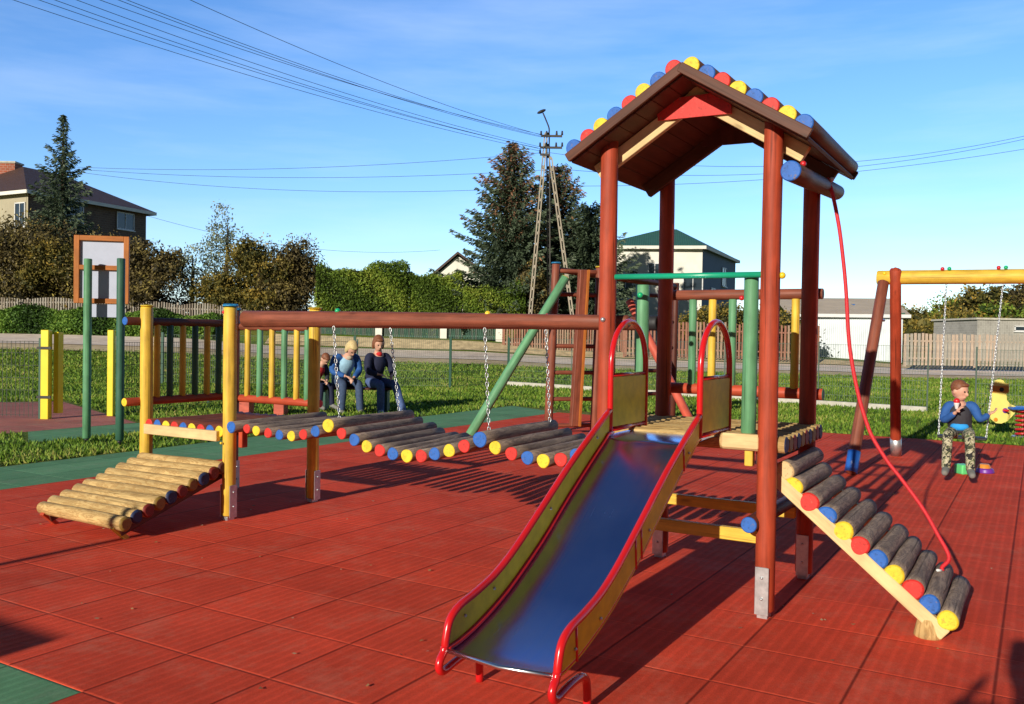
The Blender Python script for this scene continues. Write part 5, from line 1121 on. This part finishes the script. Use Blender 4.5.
def person(name_label, origin, face, J, s, cloth, hair, cat='person', vox=.014, group=None, long_hair=False, name='person', hs=1.08):
    """J: joints in body space (x right of the figure, y forward, z up), metres for an adult times s"""
    ang = math.atan2(face.y, face.x)-PI/2; Rz = Matrix.Rotation(ang, 3, 'Z')
    T = lambda p: Vector(origin)+Rz @ (Vector(p)*s)
    root = thing(name, Vector(origin), name_label, cat, group)
    g = {k: T(v_) for k, v_ in J.items() if k != 'look'}; look = (Rz @ Vector(J.get('look', (0, 1, -.1)))).normalized()
    hc = g['head']; upv = Vector((0, 0, 1)); upv = (upv-look*upv.dot(look)).normalized(); rt = look.cross(upv); M3 = Matrix((rt, look, upv)).transposed()
    hp = lambda x, y, z: hc+(rt*x+look*y+upv*z)*s*hs
    ch = [[(g['hip'], .13*s), (g['waist'], .115*s), (g['chest'], .135*s), (g['neck'], .055*s), (hc-upv*.04*s, .055*s)]]
    for sd_ in 'LR':
        ch.append([(g['chest'].lerp(g['sh'+sd_], .3)+Vector((0, 0, .03*s)), .07*s), (g['sh'+sd_], .058*s), (g['el'+sd_], .042*s), (g['wr'+sd_], .027*s)])
        ch.append([(g['hip'].lerp(g['hi'+sd_], .3), .09*s), (g['hi'+sd_], .088*s), (g['kn'+sd_], .058*s), (g['an'+sd_], .038*s), (g['to'+sd_], .034*s)])
        hd = (g['wr'+sd_]-g['el'+sd_]).normalized(); hd = (hd + (Rz @ Vector(J.get('hd'+sd_, (0, 0, 0))))).normalized() if ('hd'+sd_) in J else hd
        pn_ = Rz @ Vector(J.get('pn'+sd_, (0, 0, -1))); ch += finger_chains(g['wr'+sd_], hd, pn_, s*1.0, .5)
    def extra(bm_):
        ell(bm_, hp(0, 0, .01), (.077*s*hs, .096*s*hs, .108*s*hs), M3); ell(bm_, hp(0, .030, -.055), (.052*s*hs, .060*s*hs, .058*s*hs), M3)
        ell(bm_, hp(0, .104, -.018), (.013*s*hs, .020*s*hs, .024*s*hs), M3); ell(bm_, hp(0, .088, -.058), (.024*s*hs, .012*s*hs, .008*s*hs), M3)
        for x in (-1, 1): ell(bm_, hp(.079*x, -.005, -.01), (.012*s*hs, .020*s*hs, .030*s*hs), M3)
    me = skinned(ch, vox*s, extra); me.materials.append(M['skin'])
    for v_ in me.vertices: v_.co -= Vector(origin)
    body = bpy.data.objects.new('body', me); C.objects.link(body); body.parent = root
    eb = MB()
    for x in (-1, 1): MB().ball(hp(.030*x, .088, .012), .0105*s*hs, nu=10, nv=7).build('eye', 'eye', root)
    # hair: cap hugging the skull
    def garment(nm, chains, mat_, v=vox, ext=None):
        m_ = skinned(chains, v*s, ext); m_.materials.append(M[mat_])
        for v_ in m_.vertices: v_.co -= Vector(origin)
        o = bpy.data.objects.new(nm, m_); C.objects.link(o); o.parent = root; return o
    def hx(bm_):
        ell(bm_, hp(0, -.018, .040), (.086*s*hs, .096*s*hs, .092*s*hs), M3)
        if long_hair:
            ell(bm_, hp(0, -.060, -.02), (.085*s*hs, .055*s*hs, .10*s*hs), M3)
            for x in (-1, 1): ell(bm_, hp(.074*x, -.005, -.02), (.022*s*hs, .045*s*hs, .085*s*hs), M3)
        ell(bm_, hp(0, .050, .085), (.060*s*hs, .045*s*hs, .025*s*hs), M3)
    garment('hair', [[(hp(0, -.03, .05), .05*s), (hp(0, -.05, .0), .05*s)]], hair, vox, hx)
    k = 1.16
    tr_ = [[(g['hip']+Vector((0, 0, .04*s)), .145*s), (g['hip'], .14*s)]]
    for sd_ in 'LR':
        tr_.append([(g['hip'].lerp(g['hi'+sd_], .3), .10*s), (g['hi'+sd_], .102*s), (g['kn'+sd_], .074*s), (g['kn'+sd_].lerp(g['an'+sd_], 1.0), .064*s), (g['an'+sd_]+(g['an'+sd_]-g['kn'+sd_]).normalized()*.03*s, .060*s)])
    garment('trousers', tr_, cloth['trousers'])
    jk = [[(g['hip']+(g['waist']-g['hip'])*-.10, .160*s), (g['hip']+(g['waist']-g['hip'])*.35, .156*s), (g['waist'], .152*s), (g['chest'], .168*s), (g['chest'].lerp(g['neck'], .8), .075*s)]]
    sl = []
    for sd_ in 'LR': sl.append([(g['chest'].lerp(g['sh'+sd_], .3)+Vector((0, 0, .03*s)), .082*s), (g['sh'+sd_], .083*s), (g['el'+sd_], .064*s), (g['el'+sd_].lerp(g['wr'+sd_], .9), .042*s)])
    if cloth.get('vest'):
        garment('jacket', sl+[[(a, r*.95) for a, r in jk[0]]], cloth['jacket'])
        garment('vest', [[(a, r*1.07) for a, r in jk[0]]], cloth['vest'])
    else: garment('jacket', jk+sl, cloth['jacket'])
    if cloth.get('scarf'): garment('scarf', [[(g['neck']+Vector((0, 0, .0)), .085*s), (g['neck'].lerp(g['chest'], .5)+look*.07*s, .06*s)]], cloth['scarf'])
    for sd_ in 'LR':
        a, t_e = g['an'+sd_], g['to'+sd_]; garment('shoe', [[(a+(a-t_e).normalized()*.06*s-Vector((0, 0, .02*s)), .046*s), (a-Vector((0, 0, .02*s)), .056*s), (t_e, .050*s), (t_e+(t_e-a).normalized()*.06*s, .042*s)]], cloth['shoes'])
    return root, g
# the boy on the swing
bs = .76
bo = W(10.66, .715, .43)     # hip point on the seat
fw = (-dU*1.0+dV*-.06)      # he faces the camera side, looking to the right
JB = dict(hip=(0, .0, .10), waist=(.01, .03, .25), chest=(.01, .08, .42), neck=(.015, .12, .55), head=(.02, .16, .685), look=(-.80, .58, -.22),
          shR=(.165, .08, .48), elR=(.22, .14, .24), wrR=(.05, .34, .40), shL=(-.155, .08, .49), elL=(-.24, .14, .28), wrL=(-.37, .05, .38),
          hiR=(.10, .03, .09), knR=(.15, .42, .08), anR=(.16, .50, -.36), toR=(.17, .64, -.41), hiL=(-.10, .03, .09), knL=(-.12, .42, .08), anL=(-.14, .56, -.36), toL=(-.16, .70, -.41),
          pnR=(-1, 0, .2), hdR=(-.3, .1, .9), pnL=(.4, .2, 0), hdL=(-.4, -.2, .1))
boy, gB = person('boy in blue jacket and camouflage trousers sitting on the swing eating a snack', bo, fw, JB, bs, dict(trousers='camo', jacket='bluej', vest='grvest', shoes='shoe_k'), 'hair_red', vox=.011, group=None, hs=1.2)
tp = gB['chest']+fw.normalized()*.10*bs
MB().ball(gB['waist']+fw.normalized()*.112*bs+Vector((0, 0, -.05)), (.12*bs, .05*bs, .06*bs), ax=(dV, dU, Vector((0, 0, 1)))).build('shirt_front', 'cyanc', boy)
sn = gB['wrR']+Vector((0, 0, .105*bs))+fw.normalized()*.02; snk = thing('ice_cream', sn, 'white and red ice cream held at the mouth of the boy', 'ice cream')
MB().log(sn-Vector((0, 0, .05)), sn+Vector((0, 0, .02)), .012, .030, seg=14).build('cone', 'frame', snk)
MB().ball(sn+Vector((0, 0, .035)), .033).build('scoop', 'redcap', snk)
# three people on the bench
def seated(lbl, px, pyh, Y, s, face, J, cloth, hair, lh=False, v=.016):
    hd = at(px, pyh, Y); o = Vector((hd.x, hd.y, 0)); o.z = .43
    off = Vector(J['head'])*s; ang = math.atan2(face.y, face.x)-PI/2; off = Matrix.Rotation(ang, 3, 'Z') @ off
    o.x = hd.x-off.x; o.y = hd.y-off.y; return person(lbl, o, face, J, s, cloth, hair, vox=v, long_hair=lh)
JA = dict(hip=(0, .0, .11), waist=(0, .05, .28), chest=(0, .14, .46), neck=(0, .20, .60), head=(0, .27, .72), look=(.1, .75, -.6),
          shR=(.18, .14, .54), elR=(.24, .22, .27), wrR=(.06, .42, .20), shL=(-.18, .14, .54), elL=(-.24, .22, .27), wrL=(-.04, .44, .17),
          hiR=(.10, .04, .09), knR=(.14, .46, .09), anR=(.16, .44, -.34), toR=(.17, .58, -.40), hiL=(-.10, .04, .09), knL=(-.13, .46, .09), anL=(-.14, .50, -.34), toL=(-.15, .64, -.40), pnR=(0, 0, -1), pnL=(0, 0, -1))
JA.update(chest=(-.02, .20, .44), neck=(-.03, .29, .56), head=(-.04, .37, .655), look=(0, .6, -.8), shR=(.17, .19, .52), shL=(-.20, .19, .52))
JC = dict(JA); JC.update(chest=(0, .13, .46), shR=(.18, .13, .54), shL=(-.18, .13, .54), wrL=(-.10, .40, .22), wrR=(.10, .36, .24))
JC = dict(JC); JC.update(look=(.2, .8, -.4), anL=(-.10, .74, -.32), toL=(-.10, .88, -.38), anR=(.10, .40, -.34), head=(.03, .20, .74), neck=(0, .16, .61))
seated('blond person in blue jacket and light blue vest bending forward on the bench', 352, 347, 16.45, 1.15, Vector((.55, -.83, 0)), JA, dict(trousers='denim', jacket='bluej', vest='lblue', shoes='shoe_k', scarf='beige'), 'hair_blond', True)
seated('person in navy jacket with red collar and jeans at the right end of the bench', 378.5, 345, 16.6, 1.15, Vector((.65, -.76, 0)), JC, dict(trousers='denim2', jacket='navy', shoes='shoe_w', scarf='redc'), 'hair_red', True)
seated('child in red vest half hidden behind the yellow post', 325, 364, 16.3, .84, Vector((.8, -.6, 0)), JA, dict(trousers='navy', jacket='grvest', vest='redc', shoes='shoe_k'), 'hair_red')
# photographer standing behind the camera: throws the shadow at the lower right
JP = dict(hip=(0, 0, .92), waist=(0, 0, 1.08), chest=(0, .0, 1.28), neck=(0, .01, 1.44), head=(0, .03, 1.57), look=(0, 1, 0),
          shR=(.19, 0, 1.38), elR=(.25, .13, 1.27), wrR=(.13, .20, 1.40), shL=(-.19, 0, 1.38), elL=(-.25, .13, 1.27), wrL=(-.13, .20, 1.40),
          hiR=(.1, 0, .88), knR=(.12, .02, .48), anR=(.13, -.02, .09), toR=(.14, .12, .04), hiL=(-.1, 0, .88), knL=(-.12, .02, .48), anL=(-.13, -.02, .09), toL=(-.14, .12, .04), pnR=(-1, 0, 0), pnL=(1, 0, 0))
person('person standing behind the camera with both hands raised', Vector((-.21, -.36, 0)), Vector((0, 1, 0)), JP, 1.0, dict(trousers='denim', jacket='navy', shoes='shoe_k'), 'hair_brown', vox=.02)
# unseen board and tall post, added outside the left edge to cast shadows
o = W(-2.5, 4.6); bb = thing('information_board', o, 'unseen wooden board with one tall post added outside the left edge for its shadow', 'notice board')  # added shadow caster, shares its name with the board by the gate
MB().box(W(-2.5, 4.62, 1.16), (dV, (0, 0, 1), dU), (.73, .41, .02), bev=.004).build('board_panel', 'beam', bb)  # panel of the added shadow board
for v, h_ in ((4.0, 1.5), (5.20, 1.5)): MB().log(W(-2.46, v, 0), W(-2.46, v, h_), .045, seg=16).build('post', 'brown', bb)  # posts of the added shadow board
MB().log(W(-2.5, 5.43, 0), W(-2.5, 5.43, 2.25), .035, seg=16).build('added_tall_post', 'brown', bb)
